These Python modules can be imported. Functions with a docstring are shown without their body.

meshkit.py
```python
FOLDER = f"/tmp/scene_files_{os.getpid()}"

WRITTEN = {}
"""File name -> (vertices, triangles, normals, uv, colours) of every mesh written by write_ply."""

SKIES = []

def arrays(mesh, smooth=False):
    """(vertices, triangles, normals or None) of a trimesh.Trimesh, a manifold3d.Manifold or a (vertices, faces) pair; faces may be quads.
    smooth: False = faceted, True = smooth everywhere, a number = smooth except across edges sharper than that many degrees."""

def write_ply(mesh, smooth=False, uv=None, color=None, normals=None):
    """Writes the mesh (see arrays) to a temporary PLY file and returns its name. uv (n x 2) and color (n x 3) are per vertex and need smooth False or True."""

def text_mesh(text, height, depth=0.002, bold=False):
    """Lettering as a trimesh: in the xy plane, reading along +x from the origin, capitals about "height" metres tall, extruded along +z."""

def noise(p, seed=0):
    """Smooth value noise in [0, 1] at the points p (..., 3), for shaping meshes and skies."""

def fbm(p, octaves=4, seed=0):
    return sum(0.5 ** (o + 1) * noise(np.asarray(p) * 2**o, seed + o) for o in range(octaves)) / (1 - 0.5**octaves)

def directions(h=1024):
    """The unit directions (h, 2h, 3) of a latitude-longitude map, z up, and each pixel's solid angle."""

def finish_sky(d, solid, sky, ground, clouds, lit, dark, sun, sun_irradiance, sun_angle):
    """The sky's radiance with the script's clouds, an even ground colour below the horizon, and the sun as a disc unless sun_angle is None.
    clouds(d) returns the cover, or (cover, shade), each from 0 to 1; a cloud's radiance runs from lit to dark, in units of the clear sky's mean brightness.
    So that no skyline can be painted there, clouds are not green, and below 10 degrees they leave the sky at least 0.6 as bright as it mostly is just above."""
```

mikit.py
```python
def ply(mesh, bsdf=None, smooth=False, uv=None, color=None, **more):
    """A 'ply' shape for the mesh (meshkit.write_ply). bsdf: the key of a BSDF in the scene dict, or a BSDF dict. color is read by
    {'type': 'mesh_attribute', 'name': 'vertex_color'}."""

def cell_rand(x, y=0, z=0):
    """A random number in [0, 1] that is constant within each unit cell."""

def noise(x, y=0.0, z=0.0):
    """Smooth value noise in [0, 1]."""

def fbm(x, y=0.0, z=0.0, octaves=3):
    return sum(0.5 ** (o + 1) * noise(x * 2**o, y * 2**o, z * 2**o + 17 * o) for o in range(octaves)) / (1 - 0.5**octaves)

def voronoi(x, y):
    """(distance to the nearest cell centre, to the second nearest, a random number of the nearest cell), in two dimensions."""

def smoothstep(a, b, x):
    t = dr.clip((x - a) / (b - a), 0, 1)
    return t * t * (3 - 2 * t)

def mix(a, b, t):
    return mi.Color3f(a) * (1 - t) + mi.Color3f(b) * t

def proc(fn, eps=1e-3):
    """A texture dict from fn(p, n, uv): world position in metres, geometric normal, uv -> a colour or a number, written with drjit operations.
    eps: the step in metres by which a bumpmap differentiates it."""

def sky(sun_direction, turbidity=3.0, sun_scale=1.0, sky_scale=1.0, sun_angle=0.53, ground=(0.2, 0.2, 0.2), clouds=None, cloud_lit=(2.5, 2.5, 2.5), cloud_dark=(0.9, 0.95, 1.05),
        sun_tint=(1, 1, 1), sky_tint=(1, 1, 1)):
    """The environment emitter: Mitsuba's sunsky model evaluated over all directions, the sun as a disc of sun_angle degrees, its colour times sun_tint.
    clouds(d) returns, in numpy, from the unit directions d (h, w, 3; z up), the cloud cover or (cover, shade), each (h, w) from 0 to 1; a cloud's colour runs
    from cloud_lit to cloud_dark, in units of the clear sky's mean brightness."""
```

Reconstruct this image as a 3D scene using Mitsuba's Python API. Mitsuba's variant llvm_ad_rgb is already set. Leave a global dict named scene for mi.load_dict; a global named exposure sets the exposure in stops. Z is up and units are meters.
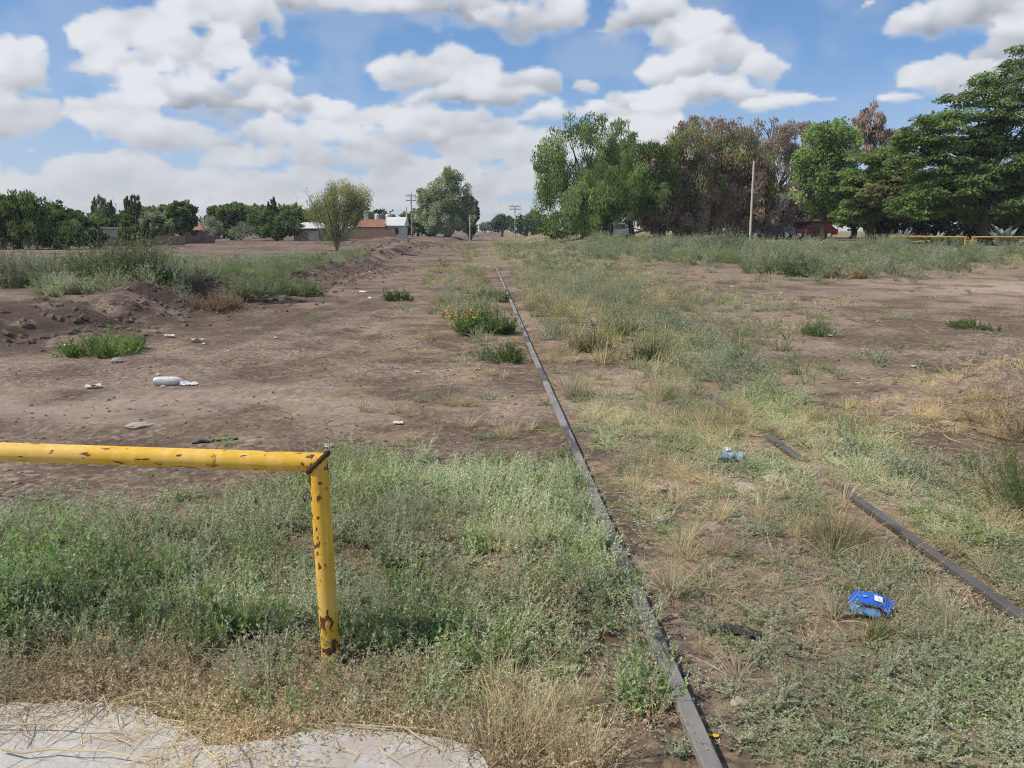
import math, random
import numpy as np, trimesh, drjit as dr, mitsuba as mi
import mikit, meshkit
from mikit import noise, fbm, voronoi, smoothstep, mix

T = mi.ScalarTransform4f
scene, labels = {}, {}
PI = math.pi

# ------------------------------------------------------------------ camera, sky, exposure
PITCH = math.radians(10.477)
EYE = [0.0, 0.0, 1.68]
scene['camera'] = {'type': 'perspective', 'fov': 63.5, 'fov_axis': 'x', 'near_clip': 0.05, 'far_clip': 6000.0,
                   'to_world': T().look_at(origin=EYE, target=[0.0, math.cos(PITCH), 1.68 - math.sin(PITCH)], up=[0, 0, 1])}
SUN_AZ, SUN_EL = math.radians(-104), math.radians(52)
SUN = [math.cos(SUN_EL) * math.sin(SUN_AZ), math.cos(SUN_EL) * math.cos(SUN_AZ), math.sin(SUN_EL)]
exposure = 1.58

def sstep(a, b, x):
    t = np.clip((np.asarray(x, float) - a) / (b - a), 0, 1)
    return t * t * (3 - 2 * t)


CLOUDS = [  # azimuth, elevation, half width, half height (degrees), darkness of the underside; far masses first
    (-17.20, 1.65, 22.85, 1.80, 0.42), (-28.03, 2.40, 6.23, 1.25, 0.25), (-2.16, 2.72, 6.23, 1.80, 0.40), (8.50, 5.26, 4.15, 2.77, 0.30),
    (-24.17, 3.20, 5.54, 1.80, 0.40), (-14.00, 3.15, 6.23, 1.66, 0.45), (-6.17, 3.48, 6.92, 1.94, 0.45), (-19.56, 2.87, 4.85, 1.25, 0.35), (1.88, 4.02, 2.77, 1.52, 0.35),
    (-26.37, 3.26, 3.19, 1.38, 0.25), (-2.14, 5.31, 4.57, 2.08, 0.45), (-10.74, 4.59, 5.54, 1.94, 0.50), (-17.05, 4.47, 4.15, 1.52, 0.45), (2.21, 5.63, 3.60, 1.66, 0.40),
    (-30.03, 8.31, 2.08, 2.91, 0.45), (-30.81, 6.32, 3.32, 1.94, 0.55), (-26.82, 6.67, 0.69, 0.48, 0.15),
    (-12.27, 13.88, 9.69, 1.25, 0.80), (-4.67, 13.92, 8.66, 1.80, 0.85), (1.50, 13.27, 3.81, 1.66, 0.75),
    (-18.26, 12.29, 4.29, 2.35, 0.60), (-23.46, 11.02, 2.91, 2.35, 0.40), (-21.31, 9.95, 4.57, 3.05, 0.70), (-19.54, 7.99, 5.26, 2.35, 0.95), (-23.89, 6.84, 2.91, 1.94, 0.35), (-22.01, 5.64, 5.26, 1.52, 0.60),
    (-16.31, 9.08, 3.19, 2.22, 0.65), (-17.62, 10.29, 1.94, 1.38, 0.25), (-14.71, 7.95, 3.32, 1.11, 0.70),
    (-10.65, 7.10, 3.88, 1.38, 0.40), (-5.78, 6.68, 3.88, 1.66, 0.50), (-8.09, 5.90, 5.26, 1.66, 0.55), (-13.88, 5.78, 4.57, 1.38, 0.50), (-2.53, 7.21, 2.91, 1.25, 0.35),
    (-4.08, 9.67, 5.40, 1.94, 0.65), (-7.33, 10.22, 2.08, 1.11, 0.25), (0.20, 9.09, 4.02, 1.66, 0.70), (-2.12, 8.34, 5.26, 1.11, 0.80), (4.88, 9.24, 1.25, 0.69, 0.30),
    (3.18, 7.58, 3.05, 0.97, 0.40), (6.22, 7.68, 2.35, 0.69, 0.35),
    (8.28, 13.14, 3.19, 1.80, 0.80), (11.48, 11.98, 3.19, 1.80, 0.80), (13.29, 10.51, 3.32, 1.66, 0.55), (10.81, 9.77, 2.77, 1.52, 0.65), (16.15, 9.67, 2.08, 1.25, 0.40), (12.25, 8.40, 5.82, 1.11, 0.70), (17.34, 7.85, 2.77, 0.62, 0.35), (10.10, 7.97, 1.66, 0.97, 0.30),
    (25.71, 11.68, 2.35, 1.52, 0.80), (28.24, 11.94, 4.43, 2.22, 0.95), (30.64, 9.93, 3.19, 2.63, 0.95), (26.22, 8.72, 2.22, 1.25, 0.40), (28.58, 8.32, 3.19, 1.38, 0.50), (24.42, 7.83, 1.52, 0.48, 0.25),
    (21.85, 13.26, 0.69, 0.35, 0.30),
]


def clouds(d):
    az = np.degrees(np.arctan2(d[..., 0], d[..., 1]))
    el = np.degrees(np.arcsin(np.clip(d[..., 2], -1, 1)))
    # the rest of the sky carries on in the same way: broken cumulus
    z = np.maximum(d[..., 2], .08)
    pl = np.stack([d[..., 0] / z * 1.1 + 4, d[..., 1] / z * 1.1, np.full_like(z, 2.5)], -1)
    F = (meshkit.fbm(pl, 6, 40) - .50) * 5
    C, S = sstep(-.05, .6, F), np.clip(.25 + F * .22, 0, .7)
    out = np.clip(np.maximum((np.abs(az) - 34) / 5, (el - 18) / 4), 0, 1)
    m = out < 1
    a, e, o = az[m], el[m], out[m]
    q = np.stack([a * .34, e * .5, np.zeros_like(a)], -1)
    wa, we = (meshkit.fbm(q, 4, 3) - .5) * 2.4, (meshkit.fbm(q + 31.7, 4, 9) - .5) * 1.7
    b1 = meshkit.fbm(q * 1.5 + 3, 7, 21) - .5
    big = meshkit.fbm(q * .6 + 13, 3, 61)
    g1 = meshkit.fbm(q * 1.15 + 3, 3, 25)
    bump = meshkit.fbm(q * 1.15 + 3 + np.array([-.22, .36, 0]), 3, 25) - g1      # the same billows a step towards the sun
    c, s = np.zeros_like(a), np.zeros_like(a)
    for ca, ce, ra, re, dk in CLOUDS:
        u, v = (a + wa - ca) / ra, (e + we - ce) / re
        k = (np.abs(u) < 1.6) & (np.abs(v) < 1.8)
        u, v = u[k], v[k]
        f = 1 - u * u - np.where(v < 0, v * v * 1.25, v * v) + b1[k] * 2.3
        hard = sstep(-.05, np.where(v > -.2, .48, 1.25), f)
        t = sstep(.55, -.70, v - .20 * u)
        sh = np.clip(dk * t * 1.35 + bump[k] * 1.1 * (.35 + .65 * dk) + b1[k] * -.35 + (big[k] - .42) * .5, 0, 1)
        c[k] = np.maximum(c[k], hard)
        s[k] = s[k] * (1 - hard) + sh * hard
    veil = np.clip(1 - e / 10.5, 0, 1) ** 1.2 * .62      # pale cloud deck towards the horizon
    soft = np.clip(e / 8, .45, 1)
    s = s * soft + .42 * (1 - soft)
    thin = np.clip(meshkit.fbm(q * .55 + 5, 4, 77) * 1.4 - .62, 0, .22)
    s = np.where(c > 0, s * np.clip(c / .4, 0, 1) + .3 * (1 - np.clip(c / .4, 0, 1)), .3)
    c = np.maximum(np.maximum(c, veil), thin)
    C[m] = C[m] * o + c * (1 - o)
    S[m] = S[m] * o + s * (1 - o)
    return np.clip(C, 0, 1) * .97, np.clip(S, 0, 1)


scene['sky_light'] = mikit.sky(SUN, turbidity=3, clouds=clouds, cloud_lit=(2.72, 2.80, 2.95), cloud_dark=(1.06, 1.15, 1.34), ground=(.2, .17, .14), sun_tint=(.95, 1.0, 1.06), sky_tint=(.86, 1.04, 1.20))


# ------------------------------------------------------------------ helpers
def n2(x, y, s, seed=0, o=3):
    x, y = np.broadcast_arrays(np.asarray(x, float), np.asarray(y, float))
    return meshkit.fbm(np.stack([x / s, y / s, np.full(x.shape, seed * 1.37)], -1), o, seed)


def rail_x(y, right=False):
    """the rails run straight, a little to the left of the view; they bend slightly in the distance"""
    y = np.asarray(y, float)
    return .705 - .0377 * y - .00012 * np.maximum(y - 25, 0) ** 2 + (1.64 if right else 0)


def bank(y):
    return np.interp(y, [0, 10, 12.5, 14, 16, 18.5, 20, 25, 32, 45, 70, 110, 300], [-14, -11.5, -7.9, -7.3, -7.4, -6.9, -6.4, -6.7, -6.6, -6.7, -8.2, -9, -9])


HEAPS = [(4.95, 7.9, .9, .9, .34), (-11.5, 80, 2.2, 3, .55), (-9.0, 70, 1.6, 3, .45), (-13.5, 92, 3, 4, .6), (-8.2, 60, 1.2, 2, .3), (-7.0, 20.2, .8, .7, .3), (-7.6, 17.4, .7, .6, .22),
         (6.4, 62, 1.6, 1.5, .5), (7.9, 55, 1.4, 1.2, .3), (-11.6, 68, 1.5, 1.2, .3)]


def hz(x, y, micro=True):
    x, y = np.broadcast_arrays(np.asarray(x, float), np.asarray(y, float))
    e = bank(y) + (n2(x, y, 2.3, 5) - .5) * 1.6
    s = sstep(-.2, 1.7, e - x)
    z = s * (.38 + .22 * sstep(60, 150, y))
    z = z + np.exp(-((x - e + .5) / .8) ** 2) * .50 * n2(x, y, .8, 6, 4) * sstep(8, 11, y) * (1 - sstep(60, 80, y) * .6)
    z = z + .68 * sstep(26, 50, y) * sstep(2, 9, x) + .25 * sstep(52, 85, y) * sstep(1, 6, x)
    for hx, hy, rx, ry, h in HEAPS:
        g = np.exp(-((x - hx) / rx) ** 2 - ((y - hy) / ry) ** 2)
        z = z + h * g * (.6 + .8 * n2(x, y, .45, 7))
    on_track = np.exp(-((x - rail_x(y) - .82) / 1.6) ** 2)
    z = z + on_track * sstep(9, 16, y) * .10 * n2(x, y, 1.4, 8)
    if micro:
        near = 1 - sstep(25, 60, y)
        ridge = np.exp(-((x - e + .3) / 1.3) ** 2) * sstep(9, 12, y)
        z = z + near * ((n2(x, y, .55, 1, 4) - .5) * (.05 + .30 * ridge) + (n2(x, y, .09, 2, 3) - .5) * (.016 + .10 * ridge))
        for c0, sl, a0, a1 in ((8.9, .10, -9, -1.2), (7.35, .10, -9, -1.6)):
            w_ = y - (c0 + sl * x + .25 * np.sin(x * .6))
            z = z - (.030 * np.exp(-(w_ / .16) ** 2) * (.75 + .25 * np.sin(x * 34)) - .018 * np.exp(-((np.abs(w_) - .27) / .09) ** 2)) * sstep(a0, a0 + 1, x) * sstep(a1, a1 - 1.2, x)
        for c0 in (-2.75, -4.35):
            w_ = x - (c0 + .035 * y - .35 * np.sin(y * .12))
            z = z - (.028 * np.exp(-(w_ / .2) ** 2) - .014 * np.exp(-((np.abs(w_) - .32) / .1) ** 2)) * sstep(9.5, 12, y) * sstep(48, 35, y) * (.5 + n2(x, y, 1.5, 31))
        far = sstep(20, 60, y)
        z = z + far * (n2(x, y, 2.2, 3, 3) - .5) * .12 * np.exp(-np.abs(x) / 60)
        dr_ = np.minimum(np.abs(x - rail_x(y)), np.abs(x - rail_x(y, True)))
        z = z * (1 - .75 * np.exp(-(dr_ / .10) ** 2) * near)
        heap = np.interp(y, [3.3, 3.6, 5.05, 5.35, 5.75, 6.0, 6.5, 6.75, 7.3, 7.6, 8.6, 9.1], [0, .008, 0, .045, .045, .0, 0, .045, .045, .0, 0, .05])
        z = z + heap * np.exp(-((x - rail_x(y, True)) / .2) ** 2) * (.75 + .5 * n2(x, y, .3, 41))
        slab = sstep(2.95, 2.6, y) * sstep(.25, -.05, x)
        z = z * (1 - slab) - .02 * slab
    return z


class Mesh:
    def __init__(self):
        self.v, self.f, self.uv, self.n = [], [], [], 0

    def add(self, v, f, uv=None):
        v = np.asarray(v, float).reshape(-1, 3)
        self.v.append(v)
        self.f.append(np.asarray(f, int).reshape(-1, 3) + self.n)
        self.uv.append(np.broadcast_to(np.asarray(uv if uv is not None else (0, .5), float), (len(v), 2)))
        self.n += len(v)
        return self

    def quads(self, P, D, N, L, W, hue, br, fold=.0):
        """diamond leaves from P along D, with face normals about N"""
        P, D, N = (np.asarray(a, float) for a in (P, D, N))
        n = len(P)
        D = D / (np.linalg.norm(D, axis=1, keepdims=True) + 1e-9)
        S = np.cross(D, N)
        S = S / (np.linalg.norm(S, axis=1, keepdims=True) + 1e-9)
        U = np.cross(S, D)
        L, W = np.broadcast_to(L, (n,))[:, None], np.broadcast_to(W, (n,))[:, None]
        m = P + D * L * .5 + U * L * fold
        v = np.stack([P, m + S * W / 2, P + D * L, m - S * W / 2], 1)
        uv = np.stack([np.broadcast_to(hue, (n,)), np.broadcast_to(br, (n,))], -1)
        k = np.arange(n)[:, None] * 4
        f = np.concatenate([k + [0, 1, 2], k + [0, 2, 3]], 1)
        return self.add(v, f, np.repeat(uv, 4, 0))

    def blades(self, paths, width, hue, br, rng):
        """tapering ribbons; paths (n, k, 3)"""
        paths = np.asarray(paths, float)
        n, k = paths.shape[:2]
        d = paths[:, -1] - paths[:, 0]
        r = rng.normal(size=(n, 3))
        S = np.cross(d, r)
        S = S / (np.linalg.norm(S, axis=1, keepdims=True) + 1e-9)
        w = np.broadcast_to(width, (n,))[:, None, None] * (1 - .85 * np.linspace(0, 1, k) ** 1.5)[None, :, None] / 2
        v = np.stack([paths + S[:, None] * w, paths - S[:, None] * w], 2)
        uv = np.stack([np.broadcast_to(hue, (n,)), np.broadcast_to(br, (n,))], -1)
        i = np.arange(k - 1) * 2
        f = np.concatenate([np.stack([i, i + 1, i + 3], 1), np.stack([i, i + 3, i + 2], 1)])
        f = (np.arange(n)[:, None, None] * 2 * k + f[None]).reshape(-1, 3)
        return self.add(v, f, np.repeat(uv, 2 * k, 0))

    def tube(self, p, r, sides=7, uv=None, cap=True):
        p = np.asarray(p, float)
        r = np.broadcast_to(r, (len(p),))
        t = np.gradient(p, axis=0)
        t /= np.linalg.norm(t, axis=1, keepdims=True) + 1e-12
        ref = np.array([0, 0, 1.0]) if abs(t[0, 2]) < .8 else np.array([1.0, 0, 0])
        a = np.cross(t, ref)
        a /= np.linalg.norm(a, axis=1, keepdims=True) + 1e-12
        b = np.cross(t, a)
        g = np.arange(sides) * 2 * PI / sides
        v = p[:, None] + r[:, None, None] * (np.cos(g)[None, :, None] * a[:, None] + np.sin(g)[None, :, None] * b[:, None])
        i, j = np.meshgrid(np.arange(len(p) - 1), np.arange(sides), indexing='ij')
        q = np.stack([i * sides + j, (i + 1) * sides + j, (i + 1) * sides + (j + 1) % sides, i * sides + (j + 1) % sides], -1).reshape(-1, 4)
        f = np.vstack([q[:, [0, 1, 2]], q[:, [0, 2, 3]]])
        v = v.reshape(-1, 3)
        if cap:
            c0, c1, e = len(v), len(v) + 1, (len(p) - 1) * sides
            v = np.vstack([v, p[:1], p[-1:]])
            j = np.arange(sides)
            f = np.vstack([f, np.stack([j, (j + 1) % sides, j * 0 + c0], 1), np.stack([e + j, j * 0 + c1, e + (j + 1) % sides], 1)])
        return self.add(v, f, uv)

    def tm(self, m, uv=None):
        return self.add(m.vertices, m.faces, uv)

    def box(self, lo, hi, uv=None):
        lo, hi = np.asarray(lo, float), np.asarray(hi, float)
        m = trimesh.creation.box(hi - lo)
        m.apply_translation((lo + hi) / 2)
        return self.tm(m, uv)

    def ply(self, bsdf, smooth=False):
        v, f, uv = np.vstack(self.v), np.vstack(self.f), np.vstack(self.uv)
        if smooth is False or smooth is True:
            return mikit.ply((v, f), bsdf, smooth=smooth, uv=uv)
        return mikit.ply((v, f), bsdf, smooth=smooth)


def numbered(name):
    taken = lambda k: any(q == k or q.startswith(k + '__') for q in scene) or k in labels
    if not taken(name):
        return name
    i = 1
    while taken(f'{name}_{i:03d}'):
        i += 1
    return f'{name}_{i:03d}'


def thing(name, label, cat, group=None):
    k = numbered(name)
    labels[k] = {'label': label, 'category': cat}
    if group:
        labels[k]['group'] = group
    return k


def single(name, ply, label, cat, group=None):
    k = thing(name, label, cat, group)
    scene[k] = ply
    return k


def part(parent, name, ply, label=None, kind=None):
    k, i = f'{parent}__{name}', 0
    while k in scene:
        i += 1
        k = f'{parent}__{name}_{i:03d}'
    scene[k] = ply
    extra = {**({'label': label} if label else {}), **({'kind': kind} if kind else {})}
    if extra:
        labels[k] = extra
    return k


def structure(name, ply, label):
    k = numbered(name)
    scene[k] = ply
    labels[k] = {'label': label, 'kind': 'structure'}
    return k


def stuff(name, label, cat):
    labels[name] = {'label': label, 'category': cat, 'kind': 'stuff'}
    return [name, 0]


def group_of(name, mesh, bsdf):
    scene[name] = {'type': 'shapegroup', 'mesh': mesh.ply(bsdf)}
    return name


def put(st, proto, xyz, yaw, s, tilt=(0, 0), sz=None):
    st[1] += 1
    cy, sy = math.cos(yaw), math.sin(yaw)
    sz = s if sz is None else sz
    m = np.array([[cy * s, -sy * s, tilt[0] * sz, xyz[0]], [sy * s, cy * s, tilt[1] * sz, xyz[1]], [0, 0, sz, xyz[2]], [0, 0, 0, 1.0]])
    scene[f'{st[0]}__{st[1]:03d}'] = {'type': 'instance', 'shapegroup': {'type': 'ref', 'id': proto}, 'to_world': T(m)}


def scatter(st, protos, n, box_, dens, smin, smax, rng, flat=(1, 1), sink=.01, weights=None):
    """n tries in the box (x0, x1, y0, y1); kept with the chance dens(x, y)"""
    x0, x1, y0, y1 = box_
    x, y = rng.uniform(x0, x1, n), rng.uniform(y0, y1, n)
    keep = rng.uniform(size=n) < dens(x, y)
    x, y = x[keep], y[keep]
    z = hz(x, y) - sink
    pick = rng.choice(len(protos), len(x), p=weights)
    for i in range(len(x)):
        s = rng.uniform(smin, smax)
        put(st, protos[pick[i]], (x[i], y[i], z[i]), rng.uniform(0, 2 * PI), s, rng.normal(0, .12, 2), s * rng.uniform(*flat))
    return len(x)


# ------------------------------------------------------------------ materials
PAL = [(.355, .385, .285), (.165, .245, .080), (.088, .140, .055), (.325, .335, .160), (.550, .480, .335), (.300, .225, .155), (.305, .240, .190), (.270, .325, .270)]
GREY, GREEN, DARK, YELLOW, STRAW, BROWN, PINK, BLUISH = [i / 7 for i in range(8)]


def leaf_color(p, n, uv):
    u = dr.clip(uv.x, 0, 1) * 7
    c = mi.Color3f(0)
    for i, q in enumerate(PAL):
        c += mi.Color3f(*q) * dr.maximum(0, 1 - dr.abs(u - i))
    g = noise(p.x * 1.7, p.y * 1.7, p.z * .8)
    h = noise(p.x * 7 + 9, p.y * 7, p.z * 7)
    c = c * (uv.y * 2) * (.60 + .52 * g + .28 * h)
    return mix(c, c * mi.Color3f(1.08, 1.02, .90), .6 * smoothstep(.45, .8, noise(p.x * .9 + 40, p.y * .9)))


scene['leaf'] = {'type': 'principledthin', 'base_color': mikit.proc(leaf_color), 'roughness': .6, 'spec_trans': 0.0, 'diff_trans': .8, 'eta': 1.4}


def soil_color(p, n, uv):
    x, y = p.x, p.y
    big = fbm(x * .25, y * .25, 1.0, 3)
    mid = fbm(x * 1.3, y * 1.3, 4.0, 4)
    fine = fbm(x * 11, y * 11, 9.0, 3)
    grain = noise(x * 90, y * 90)
    near = 1 - smoothstep(10, 30, y)
    c = mix((.096, .073, .059), (.175, .137, .113), smoothstep(.34, .66, mid * .6 + big * .4))
    c = c * (.70 + .60 * fine) * (1 + (grain - .5) * .35 * near)
    crumb = fbm(x * 34, y * 34, 2.0, 2)
    c = c * (1 + (crumb - .5) * .8 * near)
    c = mix(c, (.30, .255, .22), .6 * near * smoothstep(.70, .78, noise(x * 27 + 5, y * 27)) * smoothstep(.4, .6, mid))
    c = mix(c, (.26, .21, .14), .5 * near * smoothstep(.62, .74, fbm(x * 16 + 3, y * 16, 4, 3)))
    # pale dry silt left by water: by the wheel ruts, on the sandy patch to the right
    silt = dr.exp(-dr.square((y - 8.4 - x * .12) / .9) - dr.square((x + 4) / 3.2)) + dr.exp(-dr.square((y - 24.5) / 3.6) - dr.square((x - 15.5) / 4.5)) * 1.1
    c = mix(c, mi.Color3f(.27, .225, .19) * (.85 + .3 * fine), dr.clip(silt * smoothstep(.3, .6, mid + .12), 0, 1) * .8)
    # pale dusty ballast between the rails
    rx = .705 - .0377 * y
    tr = smoothstep(.1, .5, x - rx) * (1 - smoothstep(1.2, 1.7, x - rx))
    c = mix(c, mi.Color3f(.22, .178, .145) * (.8 + .4 * fine), tr * .55 * smoothstep(.35, .65, fbm(x * 2, y * 2, 3, 3)))
    # trodden straw among the plants of the foreground and along the track
    st = smoothstep(.45, .62, fbm(x * 1.8 + 20, y * 1.8, 6, 4)) * smoothstep(-3.5, -1, x) * (1 - smoothstep(3.2, 4.2, x))
    st = dr.maximum(st * .5 * (1 - smoothstep(12, 20, y)), (1 - smoothstep(2.9, 3.4, y)) * .6 * (1 - smoothstep(0, .6, x)))
    c = mix(c, mi.Color3f(.30, .24, .155) * (.7 + .6 * fine), st * .7)
    # thin growth far off
    gr = smoothstep(24, 50, y) * smoothstep(-4.5, -1, x - (fbm(x * .3, y * .1, 5, 3) - .5) * 6) * smoothstep(.3, .6, fbm(x * .5 + 7, y * .22, 2, 3))
    c = mix(c, mi.Color3f(.17, .165, .085), gr * .75)
    # dark damp soil turned up on the bank
    wet = (1 - smoothstep(1.0, 3.0, dr.abs(x + 7.6))) * smoothstep(10.5, 12.5, y) * (1 - smoothstep(22, 45, y)) * smoothstep(.33, .55, fbm(x * 1.6 + 3, y * 1.6, 8, 3))
    return mix(c, mi.Color3f(.070, .053, .044), wet * .88)


scene['soil'] = {'type': 'twosided', 'bsdf': {'type': 'bumpmap', 'scale': 1.0, 'nested_texture': mikit.proc(lambda p, n, uv: .016 * fbm(p.x * 22, p.y * 22, p.z * 22, 5), eps=.004),
                 'nested_bsdf': {'type': 'principled', 'base_color': mikit.proc(soil_color), 'roughness': .95, 'specular': .15}}}


def flat_mat(key, c, rough=.8, var=.25, scale=8.0, spec=.3, metallic=0.0):
    c1, c2 = [v * (1 - var) for v in c], [min(v * (1 + var), .95) for v in c]
    scene[key] = {'type': 'twosided', 'bsdf': {'type': 'principled', 'base_color': mikit.proc(lambda p, n, uv: mix(c1, c2, fbm(p.x * scale, p.y * scale, p.z * scale, 4))), 'roughness': rough, 'specular': spec, 'metallic': metallic}}
    return key


flat_mat('bark', (.085, .066, .050), .95, .45, 5)
flat_mat('clod', (.150, .117, .098), .95, .35, 6, .1)
flat_mat('pebble', (.24, .205, .18), .9, .5, 9, .2)
flat_mat('pale_stone', (.34, .305, .265), .9, .25, 25, .2)
flat_mat('char', (.045, .045, .048), .7, .5, 40)
flat_mat('white_plastic', (.60, .60, .58), .45, .35, 30, .5)
flat_mat('paper', (.62, .58, .52), .8, .2, 30, .3)
flat_mat('plaster_white', (.50, .50, .48), .85, .1, 2)
flat_mat('brick_wall', (.24, .165, .125), .9, .3, 3)
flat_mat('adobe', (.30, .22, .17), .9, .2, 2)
flat_mat('shadow_wall', (.17, .13, .11), .9, .25, 2)  # adobe darkened, shade put into the colour; dark roofs share it
flat_mat('roof_tile', (.24, .118, .085), .8, .3, 2)
flat_mat('tin', (.52, .55, .57), .45, .15, 2, .5)
flat_mat('red_wall', (.12, .036, .030), .8, .25, 1.5)
flat_mat('dark_wood', (.05, .04, .035), .8, .3, 4)
flat_mat('tank_white', (.62, .62, .60), .5, .1, 2, .5)
flat_mat('tank_dark', (.10, .10, .11), .5, .1, 2, .5)
flat_mat('agave_skin', (.17, .235, .225), .55, .2, 6, .4)
flat_mat('pole_wood', (.56, .50, .41), .9, .25, 6, .2)
flat_mat('pole_grey', (.34, .33, .32), .9, .25, 6, .2)
flat_mat('asphalt', (.06, .06, .06), .9, .2, 3)
flat_mat('tyre', (.02, .02, .02), .9, .2, 8)
flat_mat('rim', (.45, .45, .46), .35, .1, 8, .5)
flat_mat('car_white', (.72, .73, .74), .25, .03, 3, .6)
flat_mat('car_navy', (.065, .085, .15), .22, .1, 3, .6)
flat_mat('car_red', (.09, .011, .013), .25, .1, 3, .6)
flat_mat('car_glass', (.03, .035, .04), .08, .1, 3, .8)
flat_mat('lamp_glass', (.6, .6, .58), .15, .1, 3, .7)
flat_mat('pot_leaf', (.09, .13, .04), .7, .2, 6)


def concrete_color(p, n, uv):
    a = fbm(p.x * 5, p.y * 5, 1, 5)
    b = noise(p.x * 160, p.y * 160)
    c = mix((.37, .37, .37), (.50, .50, .505), a) * (.9 + .2 * b)
    dust = smoothstep(.52, .7, fbm(p.x * 9 + 3, p.y * 9, 2, 4))
    c = mix(c, (.33, .28, .22), dust * .45)
    d1, d2, r = voronoi(p.x * 1.9 + .3 * noise(p.x * 6, p.y * 6), p.y * 1.9 + .3 * noise(p.x * 6 + 9, p.y * 6))
    return mix(c, (.10, .085, .07), (1 - smoothstep(.004, .014, d2 - d1)) * .8)


scene['concrete'] = {'type': 'twosided', 'bsdf': {'type': 'bumpmap', 'scale': 1.0, 'nested_texture': mikit.proc(lambda p, n, uv: .004 * fbm(p.x * 40, p.y * 40, p.z * 40, 3), eps=.002),
                     'nested_bsdf': {'type': 'principled', 'base_color': mikit.proc(concrete_color), 'roughness': .85, 'specular': .25}}}


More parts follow.
